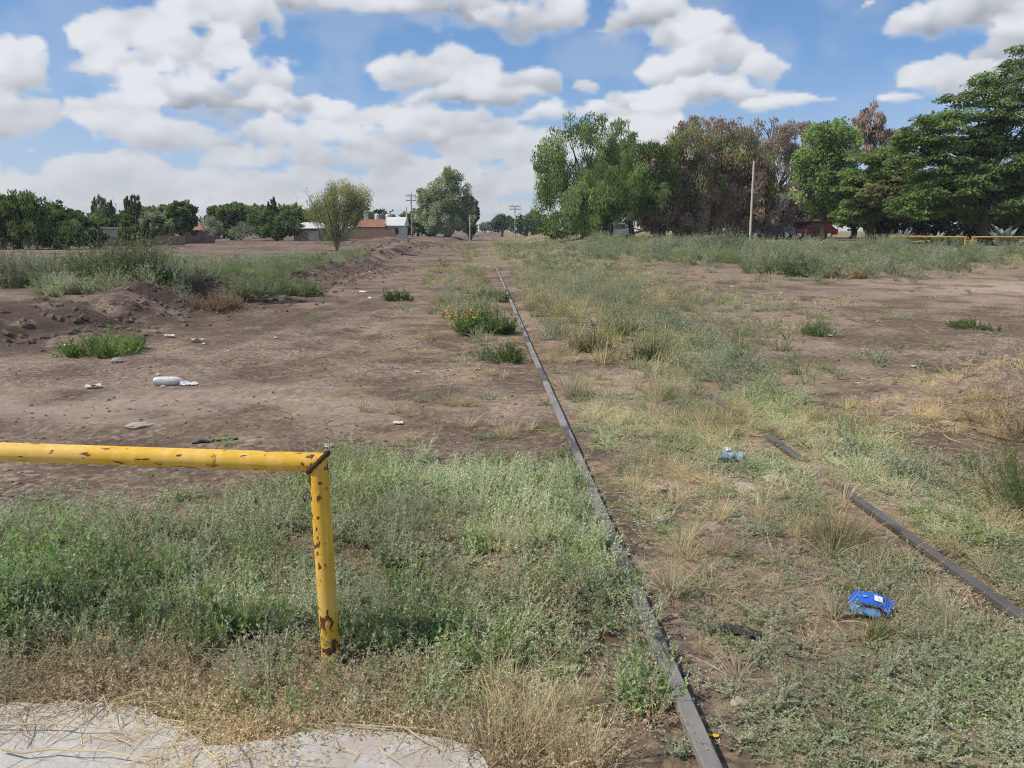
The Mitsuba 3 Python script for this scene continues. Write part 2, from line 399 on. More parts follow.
def rail_color(p, n, uv):
    rx = .705 - .0377 * p.y
    off = p.x - rx
    right = off > .8
    off = dr.select(right, off - 1.64, off)
    top = smoothstep(.6, .9, n.z)
    worn = (1 - smoothstep(.012, .026, dr.abs(off - .004))) * top
    blot = fbm(p.x * 14, p.y * 5, p.z * 14, 4)
    c = mix((.16, .145, .135), (.33, .32, .31), blot)
    c = mix(c, (.62, .62, .62), worn * (.55 + .45 * noise(p.x * 40, p.y * 7)) * dr.select(right, .25, 1.0))
    c = dr.select(right, c * .5, c)
    stain = dr.maximum(smoothstep(.60, .70, fbm(p.y * 2.6, p.x * 9, 3, 3)), dr.select(right, 0, dr.exp(-dr.square((p.y - 4.53) / .035)) + dr.exp(-dr.square((p.y - 4.12) / .03)) * .8 + dr.exp(-dr.square((p.y - 3.86) / .05)) * .8))
    return mix(c, (.055, .045, .040), stain * .75)


scene['rail_steel'] = {'type': 'twosided', 'bsdf': {'type': 'principled', 'base_color': mikit.proc(rail_color), 'roughness': .5, 'metallic': .25, 'specular': .5}}


def yellow_color(p, n, uv):
    """old yellow paint: chips down to rust, thickest along the upper edge, at the weld and near the ground"""
    on_rail = p.x < -.785
    q = dr.select(on_rail, fbm(p.x * 24 + 3, p.y * 60, p.z * 60, 5), fbm(p.x * 55 + 3, p.y * 55, p.z * 26, 5))
    low = dr.exp(-dr.square((p.z - .19) / .035)) * .22 + dr.exp(-dr.square((p.z - .08) / .03)) * .24 + dr.exp(-dr.square((p.z + .01) / .03)) * .2
    for zc, xc, hz_, hx_ in ((.70, -.722, .012, .008), (.575, -.737, .020, .011), (.505, -.735, .015, .010), (.475, -.737, .010, .007), (.425, -.733, .022, .007), (.37, -.731, .010, .006), (.62, -.730, .007, .006), (.755, -.718, .006, .010)):
        low += dr.exp(-dr.square((p.z - zc) / hz_) - dr.square((p.x - xc) / hx_)) * .32
    weld = dr.exp(-(dr.square(p.x + .735) + dr.square(p.z - .845)) / .0022) * .17
    topedge = dr.select(p.x < -.79, smoothstep(.4, 1.0, n.z) * .055 * noise(p.x * 9, 1), 0) + dr.select(p.x < -.79, smoothstep(-.25, -.9, n.z) * .04, smoothstep(.55, .9, n.x) * .30 * smoothstep(.45, .75, p.z))
    chip = smoothstep(.705, .725, q + low + weld + topedge)
    spots = smoothstep(.77, .785, fbm(p.x * 26 + 11, p.y * 26, p.z * 13 + 2, 4)) * dr.select(on_rail, .6, 1.0)
    fade = fbm(p.x * 4, p.y * 4, p.z * 3, 4)
    c = mix((.56, .32, .022), (.72, .47, .06), fade)
    run = smoothstep(.5, .75, fbm(p.x * 60, p.y * 60, p.z * 4, 3)) * dr.select(on_rail, 0.0, 1.0)
    c = mix(c, (.36, .20, .05), .35 * run)
    c = mix(c, (.74, .60, .30), .30 * smoothstep(.45, .7, fbm(p.x * 7 + 5, p.y * 7, p.z * 7, 5)))
    c = mix(c, (.80, .58, .20), .35 * smoothstep(.5, .7, fbm(p.x * 30, p.y * 30, p.z * 5, 3)))
    c = mix(c, (.40, .20, .03), .55 * smoothstep(.64, .70, q + low + weld))
    return mix(c, mix((.055, .028, .020), (.16, .070, .035), noise(p.x * 60, p.y * 60, p.z * 60)), dr.maximum(chip, spots * .9))


scene['yellow_paint'] = {'type': 'twosided', 'bsdf': {'type': 'bumpmap', 'scale': 1.0, 'nested_texture': mikit.proc(lambda p, n, uv: -.0012 * smoothstep(.66, .71, fbm(p.x * 48 + 3, p.y * 48, p.z * 34, 4)) + .0006 * fbm(p.x * 60, p.y * 60, p.z * 60, 2), eps=.002),
                         'nested_bsdf': {'type': 'principled', 'base_color': mikit.proc(yellow_color), 'roughness': .62, 'specular': .3}}}
flat_mat('petal', (.52, .33, .08), .7, .3, 30)
flat_mat('rust', (.075, .038, .026), .9, .5, 60, .2)
flat_mat('far_yellow', (.62, .36, .03), .5, .15, 3, .4)
flat_mat('blue_carton', (.018, .105, .52), .4, .12, 60, .5)
flat_mat('blue_pale', (.08, .20, .46), .5, .8, 70, .5)
flat_mat('blue_light', (.16, .30, .62), .45, .1, 40)
flat_mat('label_white', (.72, .74, .78), .5, .08, 60)
flat_mat('denim', (.20, .29, .36), .6, .35, 60, .4)
scene['clear_film'] = {'type': 'twosided', 'bsdf': {'type': 'principled', 'base_color': {'type': 'rgb', 'value': [.62, .64, .68]}, 'roughness': .25, 'specular': .7}}

# ------------------------------------------------------------------ thin haze in the air
scene['air'] = {'type': 'homogeneous', 'albedo': {'type': 'rgb', 'value': [.95, .95, .96]}, 'sigma_t': {'type': 'rgb', 'value': [.00022, .00025, .00031]}}
scene['haze'] = {'type': 'cube', 'to_world': T().translate([0, 1100, 10]).scale([2900, 1700, 13]), 'bsdf': {'type': 'null'}, 'interior': {'type': 'ref', 'id': 'air'}}
scene['camera']['medium'] = {'type': 'ref', 'id': 'air'}
labels['haze'] = {'label': 'thin pale haze in the air over the open ground', 'category': 'haze', 'kind': 'stuff'}

# ------------------------------------------------------------------ the ground: one sheet to the horizon
def axis_x():
    a = np.concatenate([np.arange(0, 4, .045), np.arange(4, 10, .08), 10 * 1.035 ** np.arange(0, 160)])
    a = a[a < 2600]
    return np.concatenate([-a[:0:-1], a])


def axis_y():
    a = [2.0]
    while a[-1] < 2600:
        a.append(a[-1] + max(.03, (a[-1] - 2) * .0085 + .022))
    return np.concatenate([[-300, -60, -15, -4, 0, 1, 1.6], a])


gx, gy = np.meshgrid(axis_x(), axis_y())
gz = hz(gx, gy)
nr, nc = gx.shape
i, j = np.meshgrid(np.arange(nr - 1), np.arange(nc - 1), indexing='ij')
q = np.stack([i * nc + j, i * nc + j + 1, (i + 1) * nc + j + 1, (i + 1) * nc + j], -1).reshape(-1, 4)
structure('ground', mikit.ply((np.stack([gx, gy, gz], -1).reshape(-1, 3), np.vstack([q[:, :3], q[:, [0, 2, 3]]])), 'soil', smooth=True), 'brown dusty open ground with a bank of turned soil on the left')

# the street under the trees on the right
sx = np.linspace(-2, 75, 78)
s0, s1 = 96 - .36 * sx, 90 - .36 * sx
sv = np.stack([np.stack([sx, s1, hz(sx, s1, False) + .06], -1), np.stack([sx, s0, hz(sx, s0, False) + .06], -1)], 1).reshape(-1, 3)
k = np.arange(len(sx) - 1) * 2
structure('street', mikit.ply((sv, np.concatenate([np.stack([k, k + 2, k + 1], 1), np.stack([k + 1, k + 2, k + 3], 1)])), 'asphalt', smooth=True), 'narrow asphalt street in the shade of the trees')

# broken concrete paving in the left corner
def slab(poly, z0, z1, seed):
    from shapely.geometry import Polygon
    rng = np.random.default_rng(seed)
    pts = []
    for (ax, ay), (bx, by) in zip(poly, poly[1:] + poly[:1]):
        L = math.hypot(bx - ax, by - ay)
        m = max(1, int(L / .05))
        for t in np.arange(m) / m:
            o = rng.normal(0, .007 if t else 0, 2)
            pts.append((ax + (bx - ax) * t + o[0], ay + (by - ay) * t + o[1]))
    top = Polygon(pts).buffer(0)
    top = max(getattr(top, 'geoms', [top]), key=lambda g: g.area)
    m = trimesh.creation.extrude_polygon(top, z1 - z0, engine='earcut')
    m.apply_translation([0, 0, z0])
    return Mesh().tm(m).ply('concrete', 20)


pav = numbered('pavement')
labels[pav] = {'label': 'cracked pale concrete pavement at the near left', 'kind': 'structure'}
part(pav, 'slab', slab([(-3.4, .6), (-1.02, .6), (-.98, 1.6), (-1.0, 2.44), (-1.16, 2.56), (-1.36, 2.66), (-1.6, 2.68), (-1.85, 2.66), (-2.3, 2.60), (-3.4, 2.55)], -.08, .045, 1))
part(pav, 'slab', slab([(-.975, .6), (.02, .6), (-.03, 1.5), (-.08, 2.32), (-.12, 2.40), (-.22, 2.44), (-.45, 2.50), (-.60, 2.505), (-.80, 2.43), (-.985, 2.40), (-.96, 1.6)], -.08, .055, 2))

# ------------------------------------------------------------------ rails
def rail(right, y0, y1, label):
    prof = np.array([(-.031, .056), (-.026, .062), (.026, .062), (.031, .056), (.031, .030), (.008, .018), (.008, -.055), (.06, -.07), (.06, -.08), (-.06, -.08), (-.06, -.07), (-.008, -.055), (-.008, .018), (-.031, .030)]) * ([.85, 1] if right else [1, 1])
    rng = np.random.default_rng(5 + right)
    ys = np.concatenate([np.arange(y0, 14, .35), np.arange(14, y1, 1.2)])
    wob = (n2(ys, ys * 0, 3.0, 11 + right) - .5) * .012
    dz = (n2(ys, ys * 0, 2.5, 14 + right) - .5) * .02 + .03 * sstep(10, 18, ys) - (.022 if right else 0.0)
    m = prof.shape[0]
    v = np.stack([np.stack([rail_x(y, right) + prof[:, 0] + wob[k], np.full(m, y), prof[:, 1] + dz[k]], -1) for k, y in enumerate(ys)]).reshape(-1, 3)
    i, j = np.meshgrid(np.arange(len(ys) - 1), np.arange(m), indexing='ij')
    q = np.stack([i * m + j, (i + 1) * m + j, (i + 1) * m + (j + 1) % m, i * m + (j + 1) % m], -1).reshape(-1, 4)
    return single('rail', Mesh().add(v, np.vstack([q[:, :3], q[:, [0, 2, 3]]])).ply('rail_steel', 35), label, 'rail')


r_ = rail(False, 1.2, 60, 'worn grey steel rail running bare down the middle of the view')
for sd_ in (-1, 1):
    fp_ = Mesh()
    for k_ in range(6):
        y_ = 4.25 + .11 * k_
        fp_.box((float(rail_x(y_)) + sd_ * .024 - .012, y_ - .0549, -.03), (float(rail_x(y_)) + sd_ * .024 + .012, y_ + .0549, .026 + .0004 * k_))
    fk_ = part(r_, 'joint_bar', fp_.ply('rust'))
    for k_ in range(4):
        y_ = 4.30 + .15 * k_
        part(fk_, 'bolt', Mesh().tube([(float(rail_x(y_)) + sd_ * .036, y_, .008), (float(rail_x(y_)) + sd_ * .052, y_, .008)], .014, 6).ply('rust'))
rail(True, 1.2, 60, 'dull buried rail half covered by grass, right of the other one')

# ------------------------------------------------------------------ the yellow pipe barrier
def pipe_barrier():
    t = thing('pipe_barrier', 'yellow painted steel pipe barrier with rust spots beside the concrete pavement', 'barrier')
    R = .0365
    g = np.arange(40) * 2 * PI / 40
    # corner at C; the rail goes left, the post goes down; both cut on the bisecting plane
    C, Lx, B = np.array([-.727, 3.0, .826]), np.array([-4.6, 3.30, .873]), np.array([-.706, 3.0, -.15])
    def cut_tube(P, Q, nrm):
        """tube from P towards Q whose end at P lies in the plane through P with the normal nrm"""
        d = (Q - P) / np.linalg.norm(Q - P)
        a = np.cross(d, [0, 1, .02]); a /= np.linalg.norm(a)
        b = np.cross(d, a)
        ring = R * (np.cos(g)[:, None] * a + np.sin(g)[:, None] * b)
        shift = -(ring @ nrm) / (d @ nrm)
        L = np.linalg.norm(Q - P)
        rows = [P + ring + d * shift[:, None]] + [P + ring + d * (L * u) for u in (.12, .3, .5, .75, 1.0)]
        v = np.vstack(rows)
        i, j = np.meshgrid(np.arange(len(rows) - 1), np.arange(40), indexing='ij')
        qq = np.stack([i * 40 + j, (i + 1) * 40 + j, (i + 1) * 40 + (j + 1) % 40, i * 40 + (j + 1) % 40], -1).reshape(-1, 4)
        return v, np.vstack([qq[:, :3], qq[:, [0, 2, 3]]]), rows[0]
    d1, d2 = (Lx - C) / np.linalg.norm(Lx - C), (B - C) / np.linalg.norm(B - C)
    nrm = (d1 - d2) / np.linalg.norm(d1 - d2)
    v, f, ring = cut_tube(C, Lx, nrm)
    part(t, 'rail', Mesh().add(v, f).ply('yellow_paint', 40))
    v, f, ring = cut_tube(C, B, nrm)
    part(t, 'post', Mesh().add(v, f).ply('yellow_paint', 40))
    rng = np.random.default_rng(3)
    bead = ring + (ring - C) * .012
    bead = np.vstack([bead, bead[:3]])
    part(t, 'weld', Mesh().tube(bead, .0075 + .006 * rng.uniform(size=len(bead)), 6).ply('rust', True), 'rusty weld at the mitred corner')


pipe_barrier()

# ------------------------------------------------------------------ trees
def unit(a):
    return a / (np.linalg.norm(a, axis=-1, keepdims=True) + 1e-9)


def limb(m, p0, p1, r0, r1, rng, sag=.12, k=7, sides=7):
    p0, p1 = np.asarray(p0, float), np.asarray(p1, float)
    t = np.linspace(0, 1, k)[:, None]
    L = np.linalg.norm(p1 - p0)
    side = rng.normal(0, sag * L * .5, 3)
    p = p0 + (p1 - p0) * t + np.sin(t * PI) * side + np.array([0, 0, 1]) * np.sin(t * PI) * L * sag * .6
    m.tube(p, r0 + (r1 - r0) * t[:, 0] ** .8, sides)


def foliage(lobes, n, size, style, hue, rng, hue_var=.03, br=.5, br_var=.13, clump=1.0, y_depth=.9):
    """leaf sprays gathered in clumps on and inside the lobes (x, y, z, rx, rz) of a crown"""
    lobes = np.asarray(lobes, float)
    w = (lobes[:, 3] * lobes[:, 4]) ** .95
    m = Mesh()
    for (cx, cy, cz, rx, rz), share in zip(lobes, w / w.sum()):
        nl = int(n * share)
        rc = clump * max(.25, min(.42 * min(rx, rz), 1.1))
        nc = max(5, int(3.4 * (rx * rx * .6 + rx * rz) / (rc * rc) * .8))
        u = unit(rng.normal(size=(nc, 3)))
        r = rng.uniform(.45, 1.0, nc) ** .6
        r *= 1 + rng.normal(0, .10, nc)
        C = np.array([cx, cy, cz]) + u * r[:, None] * [rx, rx * y_depth, rz]
        chue = hue + rng.normal(0, hue_var, nc)
        cbr = br + rng.normal(0, br_var, nc)
        which = rng.integers(0, nc, nl)
        q = unit(rng.normal(size=(nl, 3))) * rng.uniform(0, 1, (nl, 1)) ** .45
        out = unit(C - [cx, cy, cz - rz * .3])[which]
        s = size * rng.uniform(.6, 1.4, nl)
        if style == 'droop':
            hang = rng.uniform(0, 1, nl) ** 1.5
            P = C[which] + q * rc * [.55, .55, .35] + np.stack([q[:, 0] * .15, q[:, 1] * .15, -hang * rc * rng.uniform(.8, 2.2, nc)[which]], -1)
            D = out * [.35, .35, .1] + [0, 0, -1] + rng.normal(0, .22, (nl, 3))
            N = out + rng.normal(0, .7, (nl, 3))
            L, W = s * 1.5, s * .55
        elif style == 'layer':
            P = C[which] + q * rc * [1.25, 1.25, .38] + np.stack([q[:, 0] * 0, q[:, 0] * 0, -.30 * rc * (q[:, 0] ** 2 + q[:, 1] ** 2)], -1)
            D = unit(q * [1, 1, .2] + out * [.6, .6, 0]) + [0, 0, -.35] + rng.normal(0, .3, (nl, 3))
            N = np.array([0, 0, 1.0]) + rng.normal(0, .45, (nl, 3))
            L, W = s * 1.6, s * .75
        elif style == 'fine':
            P = C[which] + q * rc * 1.15
            D = out + [0, 0, .5] + rng.normal(0, .5, (nl, 3))
            N = rng.normal(size=(nl, 3))
            L, W = s * 2.0, s * .3
        elif style == 'column':
            P = C[which] + q * rc * [.6, .6, 1.3]
            D = [0, 0, 1] + out * .5 + rng.normal(0, .25, (nl, 3))
            N = out + rng.normal(0, .6, (nl, 3))
            L, W = s * 1.5, s * .6
        else:
            P = C[which] + q * rc
            D = out * .6 + q * .5 + rng.normal(0, .5, (nl, 3)) + [0, 0, -.1]
            N = out * .6 + [0, 0, .5] + rng.normal(0, .55, (nl, 3))
            L, W = s * 1.3, s * .95
        m.quads(P - D / (np.linalg.norm(D, axis=1, keepdims=True) + 1e-9) * (L * .4)[:, None], D, N, L, W, np.clip(chue[which] + rng.normal(0, .012, nl), 0, 1), np.clip(cbr[which] + rng.normal(0, .06, nl), .12, .95), .06)
    return m


def tree(name, label, cat, base, lobes, n, size, style, hue, seed, r=.25, fork=.25, stems=1, group=None, more=(), **kw):
    rng = np.random.default_rng(seed)
    t = thing(name, label, cat, group)
    lobes = np.asarray(lobes, float)
    x, y = base[0], base[1]
    z0 = float(hz(x, y, False)) - .15
    top = lobes[:, 2].max()
    wm = Mesh()
    for s_ in range(stems):
        bx = x + (rng.uniform(-.4, .4) * r * 4 if stems > 1 else 0)
        by = y + (rng.uniform(-.4, .4) * r * 4 if stems > 1 else 0)
        cen = lobes[:, :3].mean(0)
        fz = z0 + (top - z0) * fork
        f = np.array([bx + (cen[0] - bx) * .25 + (rng.normal(0, r) if stems > 1 else 0), by + (cen[1] - by) * .25, fz])
        k = np.linspace(0, 1, 7)
        p = np.array([bx, by, z0]) + (f - [bx, by, z0]) * k[:, None] + np.stack([rng.normal(0, .25 * r) * np.sin(k * PI), rng.normal(0, .25 * r) * np.sin(k * PI), k * 0], -1)
        wm.tube(p, r * np.array([1.45, 1.12, 1.0, .95, .9, .86, .82]) / math.sqrt(stems), 9)
        mine = lobes[s_::stems] if stems > 1 else lobes
        for lb in mine:
            e = lb[:3] + rng.normal(0, .15, 3) * lb[[3, 3, 4]]
            limb(wm, f - [0, 0, .1], e, r * .55 / math.sqrt(stems), .05 * r + .012, rng)
            for _ in range(3):
                d = unit(rng.normal(size=3)) * [1, 1, .7]
                limb(wm, lb[:3] * .35 + f * .65 + (e - f) * .2, lb[:3] + d * lb[[3, 3, 4]] * .8, r * .2 / math.sqrt(stems), .01, rng, .08, 5, 5)
    part(t, 'trunk', wm.ply('bark', True))
    cm = foliage(lobes, n, size, style, hue, rng, **kw)
    for lb2, n2_, size2, style2, hue2, kw2 in more:
        m2 = foliage(lb2, n2_, size2, style2, hue2, rng, **kw2)
        v, f, uv = np.vstack(m2.v), np.vstack(m2.f), np.vstack(m2.uv)
        cm.add(v, f, uv)
    part(t, 'crown', cm.ply('leaf'), kind='stuff')
    return t


# right side, from the left to the right of the view
tree('pepper_tree', 'tall green weeping pepper tree at the left end of the tree row', 'tree', (7.47, 86.00, 1.08), [(5.63, 86.00, 9.68, 3.12, 3.53), (8.32, 86.00, 10.65, 2.70, 2.70), (4.04, 86.00, 7.73, 1.87, 3.53), (9.66, 86.00, 8.90, 1.87, 2.29), (6.68, 86.00, 6.55, 2.70, 2.49), (4.87, 86.00, 4.77, 2.49, 2.70), (7.90, 86.00, 5.76, 2.91, 3.12), (10.10, 86.00, 7.24, 2.29, 2.91), (7.44, 86.00, 3.28, 2.70, 1.66)], 40300, 0.160, 'droop', .155, 1, .4, .3, hue_var=.03, br=0.65)
tree('pepper_tree', 'slender pale green pepper tree top rising behind the front ones, sky gap at its left', 'tree', (13.14, 92.00, 1.03), [(11.80, 92.00, 11.28, 1.56, 2.45), (12.29, 92.00, 8.68, 2.00, 2.89), (11.16, 92.00, 6.05, 2.00, 2.45)], 15500, 0.160, 'droop', .12, 2, .3, .3, br=0.67)
tree('pepper_tree', 'broad bright green weeping pepper tree hanging almost to the weeds beside the white car', 'tree', (8.28, 74.00, 0.99), [(8.71, 74.00, 5.62, 2.68, 2.33), (11.97, 74.00, 7.31, 2.50, 2.50), (6.38, 74.00, 3.92, 2.15, 1.97), (9.61, 74.00, 4.17, 2.33, 1.25), (11.33, 74.00, 5.19, 2.15, 1.79), (7.02, 74.00, 2.46, 1.07, 0.89)], 38750, 0.144, 'droop', .17, 3, .35, .3, br=0.65)
tree('pepper_tree', 'brown tinged weeping pepper tree right of the white car', 'tree', (13.57, 76.00, 1.06), [(13.90, 76.00, 7.20, 2.39, 2.20), (13.28, 76.00, 4.42, 2.20, 2.20), (15.80, 76.00, 8.75, 2.20, 2.20), (11.91, 76.00, 5.29, 1.29, 1.65), (15.95, 76.00, 4.85, 2.20, 2.39), (12.88, 76.00, 2.83, 1.47, 1.10), (15.86, 76.00, 2.65, 1.65, 1.10)], 35650, 0.144, 'droop', .81, 4, .35, .3, hue_var=.05, br=0.61, more=[([(15.77, 76.00, 9.61, 2.57, 2.02), (13.18, 76.00, 7.46, 2.20, 1.84), (16.80, 76.00, 6.16, 2.20, 2.02)], 6200, 0.184, 'droop', .37, dict(hue_var=.04, br=.56))])
tree('pepper_tree', 'brown pepper tree with drooping seed clusters, behind the pale wooden pole', 'tree', (20.70, 78.00, 1.04), [(19.41, 78.00, 8.94, 2.45, 2.45), (21.34, 78.00, 6.72, 2.83, 2.64), (19.15, 78.00, 4.49, 2.45, 2.26), (23.68, 78.00, 5.83, 2.26, 2.45), (22.40, 78.00, 4.04, 2.45, 1.89), (25.14, 78.00, 4.49, 1.51, 1.89), (19.42, 78.00, 2.68, 1.70, 1.13), (23.39, 78.00, 2.86, 1.89, 1.13)], 38750, 0.144, 'droop', .82, 5, .4, .3, hue_var=.05, br=0.61, more=[([(20.30, 78.00, 9.38, 2.45, 1.89), (23.61, 78.00, 7.17, 2.26, 2.07), (19.09, 78.00, 5.83, 2.26, 2.07)], 8525, 0.184, 'droop', .37, dict(hue_var=.04, br=.56))])
tree('pepper_tree', 'high olive and brown pepper tree crown in the middle of the row, behind the pole', 'tree', (29.42, 94.00, 1.02), [(28.44, 94.00, 12.33, 2.50, 2.50), (26.13, 94.00, 10.43, 2.50, 2.27), (30.97, 94.00, 12.01, 2.05, 2.05), (24.93, 94.00, 12.54, 1.48, 1.36), (32.38, 94.00, 8.83, 2.05, 2.73), (31.89, 94.00, 6.14, 1.82, 2.27), (20.01, 94.00, 12.54, 2.27, 1.59), (22.17, 94.00, 13.06, 1.36, 1.14)], 20150, 0.176, 'droop', .81, 6, .4, .35, hue_var=.06, br=0.65)
tree('bright_tree', 'bright green rounded broadleaf tree right of the brown pepper trees', 'tree', (26.56, 72.00, 1.17), [(26.52, 72.00, 9.19, 1.91, 1.74), (25.82, 72.00, 7.16, 2.09, 1.91), (27.84, 72.00, 8.38, 1.57, 1.74), (26.96, 72.00, 5.26, 2.09, 1.57), (25.45, 72.00, 5.10, 1.39, 1.39), (28.18, 72.00, 5.92, 1.57, 1.57), (27.50, 72.00, 3.61, 1.57, 0.87)], 20150, 0.184, 'round', .145, 7, .3, .35, br=0.77)
tree('brown_tree', 'small brown topped tree peeping up between the bright tree and the big dark tree', 'tree', (38.13, 90.00, 1.05), [(37.62, 90.00, 12.88, 1.63, 1.85), (36.72, 90.00, 11.07, 1.74, 1.74), (39.13, 90.00, 11.07, 1.52, 1.52)], 7750, 0.208, 'droop', .82, 8, .25, .4, br=0.60, hue_var=.05)
tree('acacia_tree', 'green tree with yellow green lower sprays, left of the big dark tree', 'tree', (27.42, 64.00, 1.16), [(26.90, 64.00, 5.82, 1.86, 1.70), (28.72, 64.00, 6.55, 1.86, 1.70), (25.86, 64.00, 4.72, 1.39, 1.24), (29.28, 64.00, 4.35, 2.01, 1.24), (27.83, 64.00, 3.61, 2.17, 1.08), (25.62, 64.00, 2.87, 1.24, 0.77)], 21700, 0.160, 'layer', .16, 9, .3, .4, br=0.67, hue_var=.03, more=[([(28.64, 62.00, 5.34, 1.95, 0.90), (26.89, 62.00, 4.48, 1.80, 0.75), (29.25, 62.00, 4.27, 1.35, 0.75)], 4960, 0.160, 'layer', .37, dict(br=.48, hue_var=.04))])
tree('acacia_tree', 'very large dark green spreading tree at the right edge of the view', 'tree', (32.65, 58.00, 1.20), [(33.28, 58.00, 11.27, 2.38, 1.82), (31.44, 58.00, 9.67, 2.52, 1.68), (28.87, 58.00, 8.38, 2.38, 1.40), (34.87, 58.00, 9.03, 2.80, 2.10), (27.30, 58.00, 7.08, 1.54, 1.12), (30.41, 58.00, 6.42, 2.80, 1.54), (33.85, 58.00, 6.09, 2.80, 1.68), (36.19, 58.00, 6.42, 2.80, 2.10), (29.24, 58.00, 4.43, 2.38, 1.26), (32.73, 58.00, 3.77, 2.80, 1.40), (36.19, 58.00, 3.43, 2.52, 1.40), (34.45, 58.00, 12.73, 1.82, 1.26), (26.56, 58.00, 7.86, 0.98, 0.70), (30.58, 58.00, 4.77, 2.80, 1.40), (27.97, 58.00, 3.43, 2.10, 0.98), (34.67, 58.00, 4.77, 3.08, 1.54), (30.35, 58.00, 7.08, 2.10, 1.26)], 86800, 0.148, 'layer', .205, 10, .42, .33, br=0.71, hue_var=.04)
tree('acacia_tree', 'dark trunked tree under the big crown at the right edge', 'tree', (39.29, 66.00, 1.06), [(39.11, 66.00, 4.81, 3.19, 1.75), (35.72, 66.00, 3.67, 2.71, 1.12), (41.92, 66.00, 4.06, 3.19, 1.91), (32.60, 66.00, 3.67, 2.39, 1.12)], 15500, 0.176, 'layer', .25, 11, .4, .3, br=0.63)
tree('dark_tree', 'dark tree added for the shade under the row, between house wall and street', 'tree', (37.70, 80.00, 1.12), [(36.57, 80.00, 5.48, 3.87, 2.32), (40.38, 80.00, 5.02, 3.87, 2.13), (32.87, 80.00, 4.56, 2.90, 2.13)], 17050, 0.240, 'round', .27, 12, .35, .35, br=0.52)  # this tree and the next two are added to darken the gaps
tree('dark_tree', 'dark tree added for the shade under the row, behind the red car', 'tree', (34.80, 86.00, 1.08), [(34.28, 86.00, 5.27, 2.70, 2.29), (32.32, 86.00, 4.28, 2.08, 1.66), (36.89, 86.00, 4.28, 2.08, 1.66)], 10850, 0.240, 'round', .25, 13, .3, .35, br=0.52)
tree('dark_tree', 'dark tree added for the shade behind the brown pepper trees', 'tree', (21.48, 96.00, 1.01), [(20.13, 96.00, 6.24, 4.64, 3.02), (24.65, 96.00, 6.24, 4.64, 3.02), (15.64, 96.00, 5.13, 3.48, 2.55)], 13950, 0.256, 'round', .25, 14, .35, .35, br=0.52)

shade_lobes = [(36.87, 84.00, 2.56, 1.62, 1.42), (39.11, 84.00, 3.15, 2.64, 1.83), (42.11, 84.00, 2.95, 2.64, 1.83), (45.08, 84.00, 3.15, 2.64, 1.83), (48.08, 84.00, 2.95, 2.64, 1.83), (51.03, 84.00, 3.34, 2.64, 2.03), (54.46, 84.00, 3.73, 3.05, 2.44)]  # added dark thickets, standing for the deep shade between the trunks
tree('added_thicket', 'dark thicket added to stand for shade behind the agaves and the yellow barrier', 'bush', (39, 82), shade_lobes, 14000, .3, 'round', .27, 15, .15, .3, br=.42)
shade_lobes = [(5.70, 100.00, 2.26, 2.42, 1.45), (19.93, 100.00, 2.73, 2.66, 1.69), (24.08, 100.00, 2.73, 2.66, 1.69), (27.59, 100.00, 3.66, 3.14, 1.45), (32.89, 100.00, 4.12, 3.14, 1.21), (37.64, 100.00, 3.89, 3.14, 1.45), (41.81, 100.00, 3.54, 2.90, 1.69)]
tree('added_thicket', 'dark thicket added to stand for shade between the trunks of the pepper trees', 'bush', (12, 100), shade_lobes, 8000, .34, 'round', .26, 16, .15, .3, br=.42)

# left side
tree('willow_tree', 'tall rounded dark green tree at the left edge of the view', 'tree', (-35.36, 60.00, 0.41), [(-34.72, 60.00, 3.70, 1.60, 0.87), (-36.06, 60.00, 3.15, 1.45, 1.31), (-33.66, 60.00, 3.01, 0.87, 1.02), (-35.05, 60.00, 2.03, 1.89, 1.16), (-37.36, 60.00, 3.01, 1.74, 1.60), (-33.64, 60.00, 1.89, 0.87, 1.02)], 24800, 0.152, 'droop', .175, 21, .3, .3, br=0.53)
tree('willow_tree', 'lower dark green tree right beside the tallest one at the left edge', 'tree', (-32.49, 60.00, 0.48), [(-32.38, 60.00, 2.31, 0.87, 0.80), (-31.50, 60.00, 1.82, 0.80, 0.87), (-32.69, 60.00, 1.40, 1.16, 0.65), (-33.21, 60.00, 1.89, 0.73, 0.87)], 13950, 0.144, 'droop', .19, 22, .22, .3, br=0.53)
tree('dark_tree', 'dark bushy tree with its foliage reaching the ground, left of the poplars', 'tree', (-31.56, 63.00, 0.42), [(-31.75, 63.00, 1.68, 0.84, 0.69), (-32.39, 63.00, 1.16, 0.69, 0.53), (-31.06, 63.00, 1.02, 0.76, 0.53), (-32.00, 63.00, 2.19, 0.38, 0.46)], 9300, 0.144, 'round', .22, 23, .2, .25, br=0.52)
tree('poplar_tree', 'thin bare topped grey poplar, leftmost of the narrow tall trees', 'tree', (-59.30, 120.00, 0.42), [(-59.20, 120.00, 4.61, 0.44, 1.60), (-59.36, 120.00, 2.94, 0.51, 1.89)], 1500, .3, 'column', .2, 24, .15, .3, br=0.47)
tree('poplar_tree', 'narrow greyish poplar, second of the narrow tall trees', 'tree', (-57.75, 118.00, 0.44), [(-57.35, 118.00, 4.84, 0.57, 1.43), (-57.39, 118.00, 2.92, 0.71, 1.85)], 1900, .3, 'column', .02, 25, .15, .3, br=0.52)
tree('poplar_tree', 'narrow dark poplar, third of the narrow tall trees', 'tree', (-55.67, 116.00, 0.46), [(-55.19, 116.00, 4.25, 0.56, 1.40), (-55.34, 116.00, 2.63, 0.77, 1.82)], 2000, .3, 'column', .25, 26, .15, .3, br=0.52)
